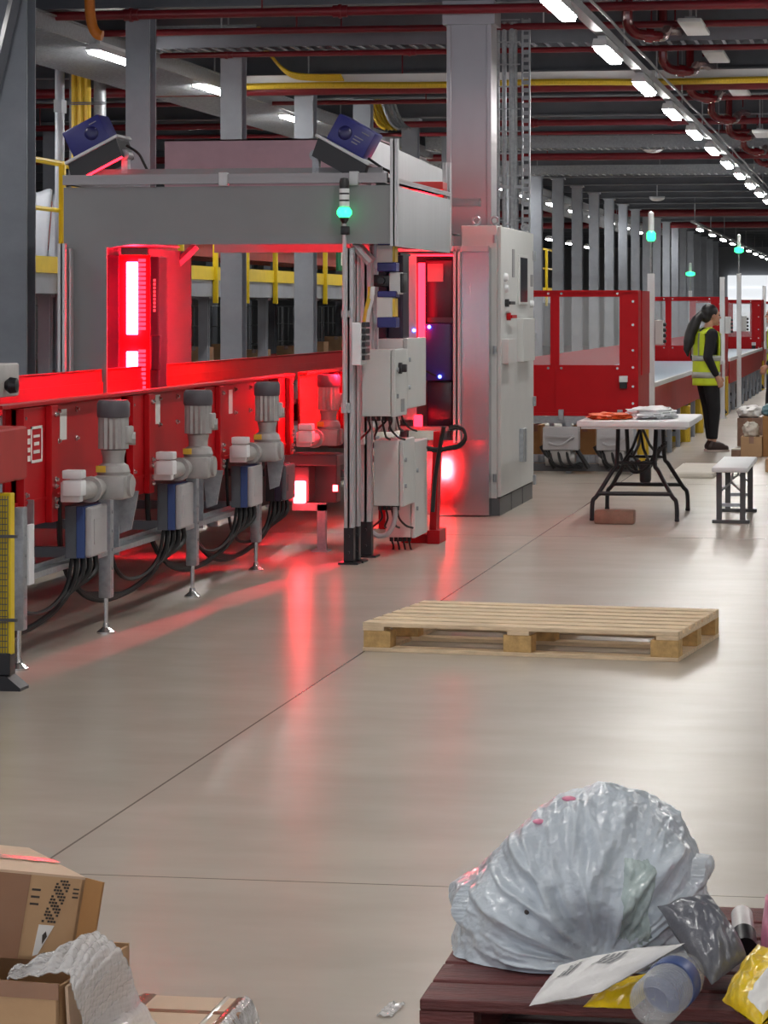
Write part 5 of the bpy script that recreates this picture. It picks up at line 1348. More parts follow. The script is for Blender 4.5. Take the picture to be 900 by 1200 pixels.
# ================================================================ PARCELS AT THE RIGHT EDGE
def carton(name, label, x0, x1, y0, y1, z0, z1, m_='card', tape='tape', group=None):
    t = thing(name, label, 'carton', ((x0 + x1) / 2, (y0 + y1) / 2, z0), group=group)
    mb = MB(); mb.box(x0, x1, y0, y1, z0, z1, bev=0.006); mb.build('body', M[m_], t, smooth=0)
    mb = MB(); xm = (x0 + x1) / 2; mb.box(xm - 0.025, xm + 0.025, y0 - 0.002, y1 + 0.002, z1 - 0.07, z1 + 0.002); mb.build('tape_strip', M[tape], t, smooth=0)
    return t
Yp = 30.6
xq = lambda px, Y=Yp: XY(px, Y)
carton('parcel_carton', 'brown carton on the floor at the right edge with crumpled white bag on top', xq(868), xq(893), Yp, Yp + 0.4, 0, ZZ(880, 512, Yp))
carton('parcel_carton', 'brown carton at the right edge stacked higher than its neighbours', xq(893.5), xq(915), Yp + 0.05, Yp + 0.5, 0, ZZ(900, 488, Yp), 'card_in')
Y2 = 33.0
carton('parcel_carton', 'dark brown carton under the white pillow parcel', xq(864, Y2), xq(893, Y2), Y2, Y2 + 0.5, 0, ZZ(880, 490, Y2), 'brick')  # darker brown than the other cartons
blob('poly_parcel', M['bag_white'], 'white pillow-shaped parcel on the dark carton at the right', 'parcel', ((xq(863, Y2) + xq(893, Y2)) / 2, Y2 + 0.22, ZZ(880, 490, Y2)), 0.15, 0.2, 0.07, 0.25, 2.0, 5, flat=0.1)
blob('poly_parcel', M['sprout'], 'teal parcel peeking in at the right edge above the cartons', 'parcel', (xq(905), Yp + 0.2, ZZ(900, 488, Yp)), 0.11, 0.16, 0.065, 0.25, 2.2, 6, flat=0.1)
blob('plastic_bag', M['off_white'], 'crumpled cream bag like a ball on the brown carton at the right', 'bag', (xq(879.5), Yp + 0.16, ZZ(880, 512, Yp)), 0.085, 0.1, 0.078, 0.3, 2.5, 9, flat=0.1)
mb = MB(); mb.box(xq(857), xq(868), Yp - 0.02, Yp + 0.2, 0, 0.08, bev=0.006); mb.mi = 1; mb.box(xq(857), xq(868), Yp - 0.022, Yp + 0.2, 0.07, 0.084, bev=0.004)
one('small_box', mb, [M['brick'], M['off_white']], 'small dark box with white lid left of the brown carton at the right', 'box', (xq(862), Yp, 0))
Y3 = 27.8
carton('parcel_carton', 'tan carton cut by the right edge, nearer than the other cartons', xq(897, Y3), xq(915, Y3), Y3, Y3 + 0.4, 0, ZZ(898, 538, Y3), 'card')

# ================================================================ PEOPLE
def person_pose(label, loc, rz, facing_arm=True):
    t = thing('person', label, 'person', loc, rz, local=True)
    # +x is the way the person faces, +y their left
    hip = 0.83
    J = dict(
        pel=(0.0, 0, hip), ch=(-0.015, 0, 1.14), nk=(0.0, 0, 1.335), hd=(0.045, 0, 1.475),
        rs=(-0.02, -0.165, 1.275), re=(-0.09, -0.205, 1.03), rw=(0.02, -0.19, 0.83),
        ls=(-0.02, 0.165, 1.275), le=(-0.06, 0.215, 1.03), lw=(0.08, 0.20, 0.84),
        rh=(0.0, -0.085, hip - 0.03), rk=(0.035, -0.095, 0.46), ra=(0.02, -0.095, 0.09),
        lh=(0.0, 0.085, hip - 0.03), lk=(0.06, 0.10, 0.46), la=(0.09, 0.11, 0.09))
    V = {k: Vector(v) for k, v in J.items()}
    mb = MB()
    mb.ball(V['pel'], 0.105, 0.15, 0.12); mb.ball(V['ch'], 0.10, 0.145, 0.2); mb.ball(V['ch'] + Vector((0, 0, 0.1)), 0.085, 0.165, 0.09)
    mb.caps(V['pel'], V['ch'], 0.095, 0.10); mb.caps(V['nk'] - Vector((0.01, 0, 0.05)), V['hd'] - Vector((0.015, 0, 0.05)), 0.05, 0.045)
    # head: cranium, jaw, nose, brow, ears, lips
    h = V['hd']
    mb.ball(h + Vector((-0.008, 0, 0.025)), 0.095, 0.075, 0.095, n=20, m=14)
    mb.ball(h + Vector((0.03, 0, -0.03)), 0.062, 0.058, 0.078, n=18, m=12)
    mb.caps(h + Vector((0.088, 0, 0.005)), h + Vector((0.108, 0, -0.022)), 0.010, 0.013, n=10)
    mb.caps(h + Vector((0.082, -0.03, 0.022)), h + Vector((0.082, 0.03, 0.022)), 0.012, 0.012, n=8)
    mb.caps(h + Vector((0.088, -0.018, -0.055)), h + Vector((0.088, 0.018, -0.055)), 0.009, 0.009, n=8)
    mb.ball(h + Vector((0.075, 0, -0.092)), 0.02, 0.024, 0.016)
    for s in (-1, 1): mb.ball(h + Vector((-0.005, 0.076 * s, -0.005)), 0.018, 0.009, 0.03)
    for p in 'rl':
        s = -1 if p == 'r' else 1
        mb.caps(V[p + 's'], V[p + 'e'], 0.05, 0.038); mb.caps(V[p + 'e'], V[p + 'w'], 0.038, 0.026)
        mb.caps(V[p + 'h'], V[p + 'k'], 0.082, 0.055); mb.caps(V[p + 'k'], V[p + 'a'], 0.055, 0.036)
        a = V[p + 'a']; mb.caps(a + Vector((-0.02, 0, -0.045)), a + Vector((0.14, 0.012 * s, -0.055)), 0.036, 0.028)
        # hand: palm, four bent fingers, thumb
        w = V[p + 'w']; d = (V[p + 'w'] - V[p + 'e']).normalized()
        f = Vector((1, 0, 0)) - d * d.x; f.normalize()
        palm = w + d * 0.05
        mb.caps(w, palm + d * 0.01, 0.026, 0.03, n=10)
        for k, ln in enumerate((0.062, 0.072, 0.067, 0.052)):
            b0 = palm + d * 0.035 + f * (0.026 - 0.018 * k)
            b1 = b0 + d * ln * 0.5; b2 = b1 + (d * 0.8 - Vector((0, s * 0.6, 0))).normalized() * ln * 0.5
            mb.caps(b0, b1, 0.0095, 0.009, n=8); mb.caps(b1, b2, 0.009, 0.0075, n=8)
        tb = palm + f * 0.03 - d * 0.01
        mb.caps(tb, tb + (f * 0.6 + d * 0.8) * 0.035, 0.011, 0.01, n=8); mb.caps(tb + (f * 0.6 + d * 0.8) * 0.035, tb + (f * 0.3 + d) * 0.06, 0.01, 0.008, n=8)
    mb.build('body', M['skin'], t, remesh=0.0065, smooth=180)
    # eyes
    mb = MB()
    for s in (-1, 1): mb.ball(h + Vector((0.084, 0.03 * s, 0.006)), 0.009, 0.011, 0.007)
    mb.build('eye', M['hair'], t)
    # trousers
    mb = MB()
    mb.ball(V['pel'], 0.122, 0.168, 0.125); mb.cyl((0, 0, hip + 0.02), (-0.005, 0, hip + 0.16), 0.12, 0.125, n=20)
    for p in 'rl':
        mb.caps(V[p + 'h'], V[p + 'k'], 0.098, 0.070); mb.cyl(V[p + 'k'], V[p + 'a'] + Vector((0, 0, 0.045)), 0.070, 0.052, n=16)
    mb.build('trousers', M['cloth_black'], t, remesh=0.012, smooth=180)
    # black long-sleeved top
    mb = MB()
    mb.ball(V['ch'] + Vector((0, 0, 0.1)), 0.10, 0.178, 0.10); mb.ball(V['ch'], 0.112, 0.155, 0.21); mb.caps(V['pel'] + Vector((0, 0, 0.08)), V['ch'], 0.108, 0.11)
    mb.cyl(V['nk'] - Vector((0.008, 0, 0.06)), V['nk'] + Vector((0, 0, 0.01)), 0.065, 0.056, n=18)
    for p in 'rl':
        mb.caps(V[p + 's'], V[p + 'e'], 0.066, 0.052); mb.caps(V[p + 'e'], V[p + 'w'] - (V[p + 'w'] - V[p + 'e']).normalized() * 0.02, 0.052, 0.038)
    mb.build('long_sleeved_top', M['cloth_black'], t, remesh=0.011, smooth=180)
    # hi-vis vest: tapered shell with arm cut-outs, two reflective bands and shoulder strips
    def ring(z):
        k = (z - 0.72) / 0.58
        rx = 0.142 + 0.0 * k - 0.022 * max(0, (k - 0.75) * 4) ** 2 * 0.6
        ry = 0.188 - 0.012 * math.sin(PI * k) + 0.004 * k
        return rx, ry
    def shell(u, v, e=0.0, z0=0.72, z1=1.305):
        a = 2 * PI * u; z = z0 + (z1 - z0) * v
        rx, ry = ring(z)
        if z > 1.2: ry *= 1 - ((z - 1.2) / 0.105) ** 2 * 0.22
        cx = -0.012
        wob = 1 + 0.02 * math.sin(5 * a + z * 9)
        return (cx + (rx + e) * math.cos(a) * wob, (ry + e) * math.sin(a) * wob, z)
    mb = MB()
    nu, nv = 48, 24
    g = [[mb._v(shell(i / nu, j / (nv - 1))) for j in range(nv)] for i in range(nu)]
    for i in range(nu):
        for j in range(nv - 1):
            a = 2 * PI * (i + 0.5) / nu; z = 0.72 + 0.585 * (j + 0.5) / (nv - 1)
            side = abs(math.sin(a)); 
            if z > 1.06 and side > 0.80: continue
            mb._f([g[i][j], g[(i + 1) % nu][j], g[(i + 1) % nu][j + 1], g[i][j + 1]])
    for s in (-1, 1):
        mb.surf(lambda u, v: (-0.11 + 0.215 * u, s * (0.05 + 0.09 * v), 1.30 + 0.055 * math.sin(PI * u) - 0.03 * v), 12, 5)
    vest = mb.build('hi_vis_vest', M['hivis'], t, solid=0.008)
    mb = MB()
    for z0, z1 in ((0.80, 0.865), (0.985, 1.045)):
        mb.surf(lambda u, v: shell(u, v, 0.007, z0, z1), 48, 3, cu=True)
    for s in (-1, 1):
        for sx in (-1, 1):
            mb.surf(lambda u, v: ((-0.012 + sx * (ring(1.04 + 0.25 * v)[0] + 0.006) * 0.9), s * (0.062 + 0.035 * u), 1.04 + 0.25 * v), 3, 8)
    mb.build('reflective_band', M['reflect'], vest, solid=0.003)
    # shoes
    for p in 'rl':
        s = -1 if p == 'r' else 1
        a = V[p + 'a']
        mb = MB(); mb.caps(a + Vector((-0.03, 0, -0.04)), a + Vector((0.15, 0.012 * s, -0.052)), 0.046, 0.034, n=14); mb.ball(a + Vector((0.06, 0, -0.03)), 0.09, 0.044, 0.045); mb.caps(a + Vector((-0.02, 0, -0.03)), a + Vector((-0.005, 0, 0.0)), 0.045, 0.045)
        sh = mb.build('shoe', M['shoe'], t, remesh=0.009, smooth=180)
        mb = MB(); mb.surf(lambda u, v: (a.x + 0.058 + (0.135 * math.cos(2 * PI * u)) * v, a.y + 0.006 * s + 0.047 * math.sin(2 * PI * u) * v, 0.0), 28, 2, cu=True)
        mb = MB()
        pts = [(a.x + 0.058 + 0.14 * math.cos(2 * PI * k / 24), a.y + 0.006 * s + 0.047 * math.sin(2 * PI * k / 24)) for k in range(24)]
        mb.prism(pts, 'z', 0.0, 0.022); mb.build('sole', M['sole'], sh)
    # hair: cap and long wavy ponytail
    mb = MB()
    mb.ball(h + Vector((-0.024, 0, 0.040)), 0.102, 0.086, 0.093, n=20, m=14); mb.ball(h + Vector((-0.06, 0, -0.01)), 0.06, 0.07, 0.07)
    mb.ball(h + Vector((-0.125, 0, 0.0)), 0.045, 0.045, 0.05)
    tail = [(-0.13, 0, 0.0), (-0.18, -0.01, -0.05), (-0.22, -0.015, -0.12), (-0.255, -0.01, -0.2), (-0.27, -0.015, -0.28), (-0.295, -0.02, -0.36), (-0.285, -0.02, -0.43)]
    for i in range(len(tail) - 1):
        r0 = (0.045, 0.056, 0.066, 0.06, 0.062, 0.042, 0.016); mb.caps(h + Vector(tail[i]), h + Vector(tail[i + 1]), r0[i], r0[i + 1], n=12)
    mb.build('hair', M['hair'], t, remesh=0.01, smooth=180)
    return t
pf = GR(829, 529)
pw = person_pose('standing person with long dark ponytail, lime hi-vis vest and black trousers', (pf.x, pf.y, 0), ANG + math.radians(18))
p2 = GR(911, 505)
dup(pw, (p2.x, p2.y, 0), math.radians(170), label='person in a lime vest cut off by the right edge of the view')

# ================================================================ PINE PALLET ON THE FLOOR
A = GR(425, 763); B = GR(795, 776)
dx = (B - A); L_ = dx.length; rz = math.atan2(dx.y, dx.x)
D_ = 1.02
t = thing('wooden_pallet', 'pale pine pallet lying alone on the concrete floor', 'pallet', (A.x, A.y, 0), rz, local=True)
rr = random.Random(11)
n = 7
for k in range(n):
    y = (D_ - 0.1) * k / (n - 1)
    mb = MB(); mb.box(0, L_, y, y + 0.1, 0.112, 0.132, bev=0.003, rot=RZ(rr.uniform(-0.004, 0.004))); mb.build('deck_board', M['wood'], t, smooth=0)
for x in (0.0, L_ / 2 - 0.05, L_ - 0.1):
    mb = MB(); mb.box(x, x + 0.1, 0.0, D_, 0.094, 0.112, bev=0.002); mb.build('stringer_board', M['wood'], t, smooth=0)
for x in (0.0, L_ / 2 - 0.07, L_ - 0.13):
    for y in (0.0, D_ / 2 - 0.05, D_ - 0.1):
        mb = MB(); mb.box(x + rr.uniform(0, 0.006), x + 0.13, y + 0.002, y + 0.098, 0.018, 0.094, bev=0.003); mb.build('block', M['wood_block'], t, smooth=0)
for y in (0.0, D_ / 2 - 0.05, D_ - 0.1):
    mb = MB(); mb.box(0, L_, y, y + 0.1, 0.0, 0.018, bev=0.002); mb.build('base_board', M['wood'], t, smooth=0)
for x in (0.0, L_ - 0.1):
    mb = MB(); mb.box(x, x + 0.1, 0.1, D_ - 0.1, 0.0, 0.018, bev=0.002); mb.build('base_board', M['wood'], t, smooth=0)
# ================================================================ RED-BROWN PALLETS AND PARCELS, RIGHT FRONT
ZP = 0.29
XL, XR, YA, YB2 = -0.835, 0.365, 5.235, 6.15
def red_pallet(z0, label):
    t = thing('red_pallet', label, 'pallet', ((XL + XR) / 2, (YA + YB2) / 2, z0), group='stacked red-brown pallets')
    n = 6
    for k in range(n):
        y = YA + (YB2 - YA - 0.135) * k / (n - 1)
        mb = MB(); mb.box(XL, XR, y, y + 0.135, z0 + 0.123, z0 + 0.145, bev=0.004); mb.build('deck_board', M['wood_red'], t, smooth=0)
    for x in (XL, (XL + XR) / 2 - 0.05, XR - 0.1):
        mb = MB(); mb.box(x, x + 0.1, YA, YB2, z0 + 0.10, z0 + 0.123); mb.build('stringer_board', M['wood_red'], t, smooth=0)
        for y in (YA, (YA + YB2) / 2 - 0.05, YB2 - 0.1):
            mb = MB(); mb.box(x, x + 0.1, y, y + 0.1, z0 + 0.02, z0 + 0.10, bev=0.003); mb.build('block', M['wood_red'], t, smooth=0)
        mb = MB(); mb.box(x, x + 0.1, YA, YB2, z0, z0 + 0.02); mb.build('base_board', M['wood_red'], t, smooth=0)
    return t
red_pallet(0.0, 'lower red-brown wooden pallet of the stack at the bottom right')
red_pallet(0.145, 'upper red-brown wooden pallet carrying the parcels at the bottom right')

# the big pale polythene sack
cx, cy = GR(668, 1140, ZP).x, GR(668, 1140, ZP).y + 0.2
def bag_fn(u, v):
    th = 2 * PI * u
    ph = 0.5 * PI * (1 - v)            # v=1 top
    # silhouette: broad to the left, round hump right of centre
    rx, ry, rz = 0.262, 0.215, 0.315
    e = 0.72
    cz, sz = math.sin(ph) , math.cos(ph)
    d = Vector((math.cos(th) * cz, math.sin(th) * cz, sz))
    x = math.copysign(abs(d.x) ** 0.86, d.x) * rx; y = math.copysign(abs(d.y) ** 0.9, d.y) * ry
    zz = d.z
    hx = x / rx
    z = rz * (zz ** 0.92) * (1.0 - 0.20 * max(0, -hx) ** 1.3 - 0.10 * max(0, hx) ** 2)
    x += 0.035 * zz
    # folds that gather toward a knot low at the front
    kx, kz = 0.055, 0.02
    ang = math.atan2(z - kz + 0.02, x - kx)
    rad = math.hypot(x - kx, z - kz)
    front = max(0.0, min(1.0, -d.y * 1.9 - 0.1)); front = front * front * (3 - 2 * front)
    s = 0
    for f_, a_, p_ in ((6, 0.014, 0.3), (11, 0.012, 1.7), (19, 0.007, 2.9)):
        w = math.sin(f_ * ang + p_ + 2.6 * noise.noise(Vector((x * 5, z * 5, f_))))
        s += a_ * math.exp(-4.0 * w * w) * 2.0 * max(0.05, 0.45 + 1.5 * noise.noise(Vector((ang * 2.7, rad * 5, f_ * 1.7))))
    vd = noise.voronoi(Vector((ang * 4.5, rad * 10, y * 5)))[0]
    s += 0.013 * min(1.0, vd[1] - vd[0])
    s *= front * min(1.0, rad / 0.09) * (1 - 0.3 * min(1, rad / 0.3))
    vd = noise.voronoi(Vector((x * 16, y * 12, z * 16 + x * 5)))[0]
    s += 0.004 * min(1.0, vd[1] - vd[0])
    s += 0.0085 * (noise.ridged_multi_fractal(Vector((ang * 3.2 + 4, rad * 4.5, y * 4)), 0.9, 2.2, 4, 1.0, 2.0) - 1.0) * min(1.0, rad / 0.08)
    n1 = noise.fractal(Vector((x * 9, y * 9, z * 9)), 0.9, 2.1, 5) * 0.011
    n2 = 0.016 * noise.noise(Vector((x * 4.0 + 7, y * 4, z * 4)))
    nrm = Vector((x / rx ** 2, y / ry ** 2, z / rz ** 2 + 0.001)).normalized()
    p = Vector((x, y, z)) + nrm * (s + n1 + n2)
    if front > 0.3:
        p.y += 0.06 * front * math.exp(-((x - kx) / 0.07) ** 2 - ((z - 0.05) / 0.06) ** 2)
    if hx < -0.86 and 0.06 < z < 0.15: p.x -= 0.03 * math.sin(PI * (z - 0.06) / 0.09)
    if hx > 0.8 and 0.14 < z < 0.22: p.x += 0.025 * math.sin(PI * (z - 0.14) / 0.08)
    p.z = max(p.z, 0.002)
    return (cx + p.x, cy + p.y, ZP + p.z)
bag = thing('parcel_sack', 'large crumpled pale grey plastic sack on the red-brown pallet', 'parcel', (cx, cy, ZP))
mb = MB(); mb.surf(bag_fn, 420, 210, cu=True)
mb.build('sack', M['bag'], bag, smooth=180)
# see-through patch of green-grey film on the front right of the sack
mb = MB()
def patch(u, v):
    a = 2 * PI * (0.79 + 0.075 * u); 
    b = bag_fn((0.787 + 0.045 * u + 0.012 * v) % 1.0, 0.08 + 0.40 * v)
    q = Vector((b[0] - cx, b[1] - cy, b[2] - ZP)); nn = Vector((q.x, q.y * 1.4, q.z * 0.4)).normalized()
    w = 0.006 + 0.012 * abs(noise.noise(Vector((u * 5, v * 7, 3))))
    edge = min(1, 5 * u, 5 * (1 - u), 5 * v, 5 * (1 - v))
    q = Vector(b) + nn * (w * edge - 0.004 * (1 - edge))
    return tuple(q)
mb.surf(patch, 26, 30); mb.build('clear_film', M['bag_clear'], bag, smooth=180)
for th, vv, r in ((0.655, 0.83, 0.014), (0.64, 0.66, 0.012)):
    mb = MB(); b = Vector(bag_fn(th, vv)); mb.ball(b + Vector((0, -0.0, 0.002)), r, r, 0.005); mb.build('pink_print', M['pink_bag'], bag)
mb = MB(); b = Vector(bag_fn(0.62, 0.2))
for u_, v_ in ((0.70, 0.22),):
    b = Vector(bag_fn(u_, v_)); mb.ball(b, 0.005, 0.004, 0.005)
mb.build('vent_hole', M['ink'], bag)

def flat_mailer(name, label, m_, corners, thick, seed, amp=0.006, marks=None, nu=40, nv=26):
    """cushioned envelope: bilinear patch between four corners (world), puffed in the middle"""
    c = [Vector(p) for p in corners]
    nrm = (c[1] - c[0]).cross(c[3] - c[0]).normalized()
    if nrm.z < 0: nrm = -nrm
    cen = sum(c, Vector()) / 4
    t = thing(name, label, 'parcel', tuple(cen))
    def top(u, v, s=1, e=0.0):
        p = c[0] * (1 - u) * (1 - v) + c[1] * u * (1 - v) + c[2] * u * v + c[3] * (1 - u) * v
        k = (math.sin(PI * u) * math.sin(PI * v)) ** 0.45
        w = noise.fractal(Vector((u * 4 + seed, v * 4, s)), 0.9, 2.0, 4) * amp
        return tuple(p + nrm * (s * thick * k * (1.0 if s > 0 else 0.6) + w * (0.3 + k) + e))
    mb = MB(); mb.surf(lambda u, v: top(u, v, 1), nu, nv); mb.surf(lambda u, v: top(u, v, -1), nu, nv)
    mb.build('envelope', m_, t, smooth=60)
    for (nm, mm, u0, u1, v0, v1) in (marks or []):
        mb = MB(); mb.surf(lambda u, v: top(u0 + (u1 - u0) * u, v0 + (v1 - v0) * v, 1, 0.0022), 14, 10); mb.build(nm, mm, t, smooth=60)
    return t
P = lambda px, py, z: tuple(GR(px, py, z))
# white envelope
marks = []
for k in range(4): marks.append(('printed_lines', M['label_grey'], 0.50 + 0.05 * k, 0.53 + 0.05 * k, 0.52, 0.80))
for k in range(3): marks.append(('printed_lines', M['label_grey'], 0.20 + 0.045 * k, 0.23 + 0.045 * k, 0.4, 0.72))
flat_mailer('white_envelope', 'white printed envelope propped in front of the grey plastic sack', M['bag_white'],
            [P(620, 1179, ZP + 0.004), P(703, 1163, ZP + 0.035), P(803, 1105, ZP + 0.11), P(655, 1131, ZP + 0.06)], 0.022, 4, 0.005, marks)
# dark grey envelope
flat_mailer('dark_envelope', 'dark grey plastic parcel leaning between the sack and the bottle', M['bag_dark'],
            [P(834, 1154, ZP + 0.03), P(876, 1122, ZP + 0.06), P(830, 1050, ZP + 0.15), P(770, 1062, ZP + 0.14)], 0.045, 9, 0.008)
# yellow envelopes
flat_mailer('yellow_envelope', 'small piece of yellow parcel showing under the white envelope', M['bag_yellow'],
            [P(683, 1180, ZP + 0.002), P(742, 1182, ZP + 0.002), P(790, 1140, ZP + 0.03), P(715, 1148, ZP + 0.03)], 0.014, 15, 0.006)
yl_ = flat_mailer('yellow_envelope', 'yellow crumpled parcel with white label at the right edge', M['bag_yellow'],
            [P(846, 1172, ZP + 0.02), P(890, 1203, ZP + 0.012), P(955, 1140, ZP + 0.06), P(888, 1106, ZP + 0.075)], 0.035, 21, 0.012,
            [('address_label', M['label'], 0.66, 0.98, 0.1, 0.6)])
# pink parcel sliver and a small support under the leaning parcels
blob('pink_parcel', M['pink_bag'], 'pink and white shiny parcel at the right edge behind the yellow one', 'parcel', (GR(922, 1100, ZP + 0.08).x, GR(922, 1100, ZP + 0.08).y + 0.08, ZP), 0.045, 0.07, 0.09, 0.25, 2.5, 12, flat=0.1)
# black tube with pale end
a = Vector(P(873, 1108, ZP + 0.055)); b_ = a + Vector((-0.012, 0.13, 0.03))
t = thing('parcel_tube', 'short tube with black open end and pale body beside the dark parcel', 'tube', tuple(a))
mb = MB(); d_ = (b_ - a)
mb.cyl(a, b_, 0.021, n=28, cap=False); mb.cyl(a + d_ * 0.999, a + d_ * 1.0, 0.021, n=28); mb.build('body', M['bag_white'], t)
mb = MB(); mb.cyl(a - d_ * 0.12, a + d_ * 0.35, 0.0235, n=28, cap=False); mb.cyl(a - d_ * 0.1, a - d_ * 0.09, 0.0225, n=28); mb.build('end_cap', M['black'], t)
# clear plastic bottle lying toward the viewer
ba = Vector(P(764, 1177, ZP + 0.047)); bb = Vector(P(811, 1131, ZP + 0.05))
ax = (bb - ba).normalized(); q = ax.to_track_quat('Z', 'Y').to_matrix()
t = thing('plastic_bottle', 'clear plastic bottle lying with its base toward the viewer, blue label', 'bottle', tuple(ba))
prof = [(0.0, 0.012), (0.018, 0.008), (0.03, 0.0), (0.040, 0.006), (0.045, 0.018)]
for k in range(11):
    z = 0.024 + 0.0135 * k
    prof += [(0.0455, z), (0.0425, z + 0.0055), (0.0455, z + 0.011)]
prof += [(0.045, 0.205), (0.04, 0.235), (0.024, 0.262), (0.0145, 0.275), (0.0145, 0.295)]
mb = MB(); mb.lathe(prof, ba, n=36, q=q); mb.build('bottle', M['clearplastic'], t, smooth=60)
mb = MB(); mb.lathe([(0.0462, 0.125), (0.047, 0.127), (0.047, 0.175), (0.0462, 0.177)], ba, n=36, q=q); mb.build('blue_label', M['blue_label'], t)
mb = MB(); mb.lathe([(0.0165, 0.285), (0.0165, 0.305), (0.0, 0.306)], ba, n=22, q=q); mb.build('cap', M['blue'], t)
# red-white thing behind the cartons is left off

# ================================================================ CARTONS AND BUBBLE WRAP, LEFT FRONT
# lower open carton
zl0 = 0.255
fl = GR(52, 1153, zl0)            # front right top corner of the lower carton
yf = fl.y; xr_ = GR(66, 1156, zl0).x
t = thing('open_carton', 'open brown carton at the bottom left with bubble wrap spilling out', 'carton', (xr_ - 0.25, yf + 0.2, 0))
th_ = 0.006
R_ = RZ(math.radians(-6)); pv = (xr_, yf, 0)
mb = MB()
for a4 in ((xr_ - 0.5, xr_, yf, yf + th_, 0, zl0), (xr_ - th_, xr_, yf, yf + 0.38, 0, zl0 - 0.005), (xr_ - 0.5, xr_ - 0.5 + th_, yf, yf + 0.38, 0, zl0), (xr_ - 0.5, xr_, yf + 0.374, yf + 0.38, 0, zl0), (xr_ - 0.5, xr_, yf, yf + 0.38, 0, th_)):
    mb.box(*a4, rot=R_, piv=pv)
mb.build('body', M['card'], t, smooth=0)
mb = MB(); mb.box(xr_, xr_ + 0.028, yf - 0.005, yf + 0.3, zl0 - 0.16, zl0, rot=RY(math.radians(-12)) @ R_, piv=(xr_, yf, zl0)); 
mb = MB()
mb.prism([(yf + 0.0, zl0 - 0.004), (yf + 0.34, zl0 - 0.004), (yf + 0.30, zl0 - 0.15), (yf + 0.03, zl0 - 0.15)], 'x', xr_ + 0.012, xr_ + 0.018)
mb.build('side_flap', M['card_light'], t, smooth=0)
mb = MB(); mb.box(xr_ - 0.5, xr_, yf - 0.002, yf, zl0 - 0.03, zl0 + 0.001, rot=R_, piv=pv); mb.build('tape_strip', M['tape'], t, smooth=0)

# upper tilted carton
c0 = GR(84, 1031, zl0 + 0.165)
t = thing('tilted_carton', 'brown printed carton with open side flap, upper one of the stack at the bottom left', 'carton', (c0.x, c0.y, zl0), 0.0, local=True)
W_, Dp, H_ = 0.46, 0.34, 0.165
# local frame: x along the front face to the left (-), y back, z up; leaned over a little
Tm = (Matrix.Rotation(math.radians(36), 4, 'Z') @ Matrix.Rotation(math.radians(10), 4, 'Y'))
mb = MB(); mb.M = Tm
mb.box(-W_, 0, 0, th_, 0, H_); mb.box(-W_, 0, Dp - th_, Dp, 0, H_); mb.box(-W_, -W_ + th_, 0, Dp, 0, H_); mb.box(-th_, 0, 0, Dp, 0, H_); mb.box(-W_, 0, 0, Dp, 0, th_)
mb.build('body', M['card'], t, smooth=0)
mb = MB(); mb.M = Tm
mb.box(-W_, 0, 0, Dp * 0.485, H_, H_ + 0.005); mb.box(-W_, 0, Dp * 0.515, Dp, H_ + 0.002, H_ + 0.007)
mb.build('top_flap', M['card_light'], t, smooth=0)
mb = MB(); mb.M = Tm; mb.box(-W_, -0.0, Dp * 0.44, Dp * 0.56, H_ + 0.0065, H_ + 0.0085); mb.build('tape_strip', M['clear_tape'], t, smooth=0)
mb = MB(); mb.M = Tm @ Matrix.Translation((0, 0.0, 0)) @ Matrix.Rotation(math.radians(-62), 4, 'Z')
mb.box(0.0, 0.046, 0.0, 0.005, 0.045, H_ + 0.004); mb.prism([(0.0, 0.03), (0.046, 0.04), (0.046, 0.045), (0.0, 0.045)], 'y', 0.0, 0.005)
mb.build('side_flap', M['card_in'], t, smooth=0)
mb = MB(); mb.M = Tm; mb.box(-W_, -0.115, -0.002, 0, 0, H_); mb.build('wide_tape', M['tape'], t, smooth=0)
mb = MB(); mb.M = Tm
for k in range(14):
    z = H_ - 0.005 - 0.0062 * k
    for j in range(5):
        if (k * 5 + j * 3) % 4: mb.box(-0.058 + 0.0062 * j - 0.0015 * k, -0.0535 + 0.0062 * j - 0.0015 * k, -0.0015, 0, z - 0.004, z)
for k in range(3):
    mb.box(-0.108, -0.09, -0.0015, 0, H_ - 0.03 - 0.014 * k, H_ - 0.026 - 0.014 * k)
    mb.box(-0.022, -0.010, -0.0015, 0, H_ - 0.022 - 0.008 * k, H_ - 0.019 - 0.008 * k)
mb.build('printing', M['ink'], t, smooth=0)
mb = MB(); mb.M = Tm; mb.prism([(-0.082, 0.07), (-0.05, 0.07), (-0.075, 0.012), (-0.085, 0.008)], 'y', -0.002, 0.0); mb.build('shipping_label', M['label'], t, smooth=0)
mb = MB(); mb.M = Tm; mb.prism([(-0.072, 0.05), (-0.066, 0.058), (-0.062, 0.048), (-0.07, 0.033)], 'y', -0.003, -0.0018); mb.build('label_mark', M['ink'], t, smooth=0)

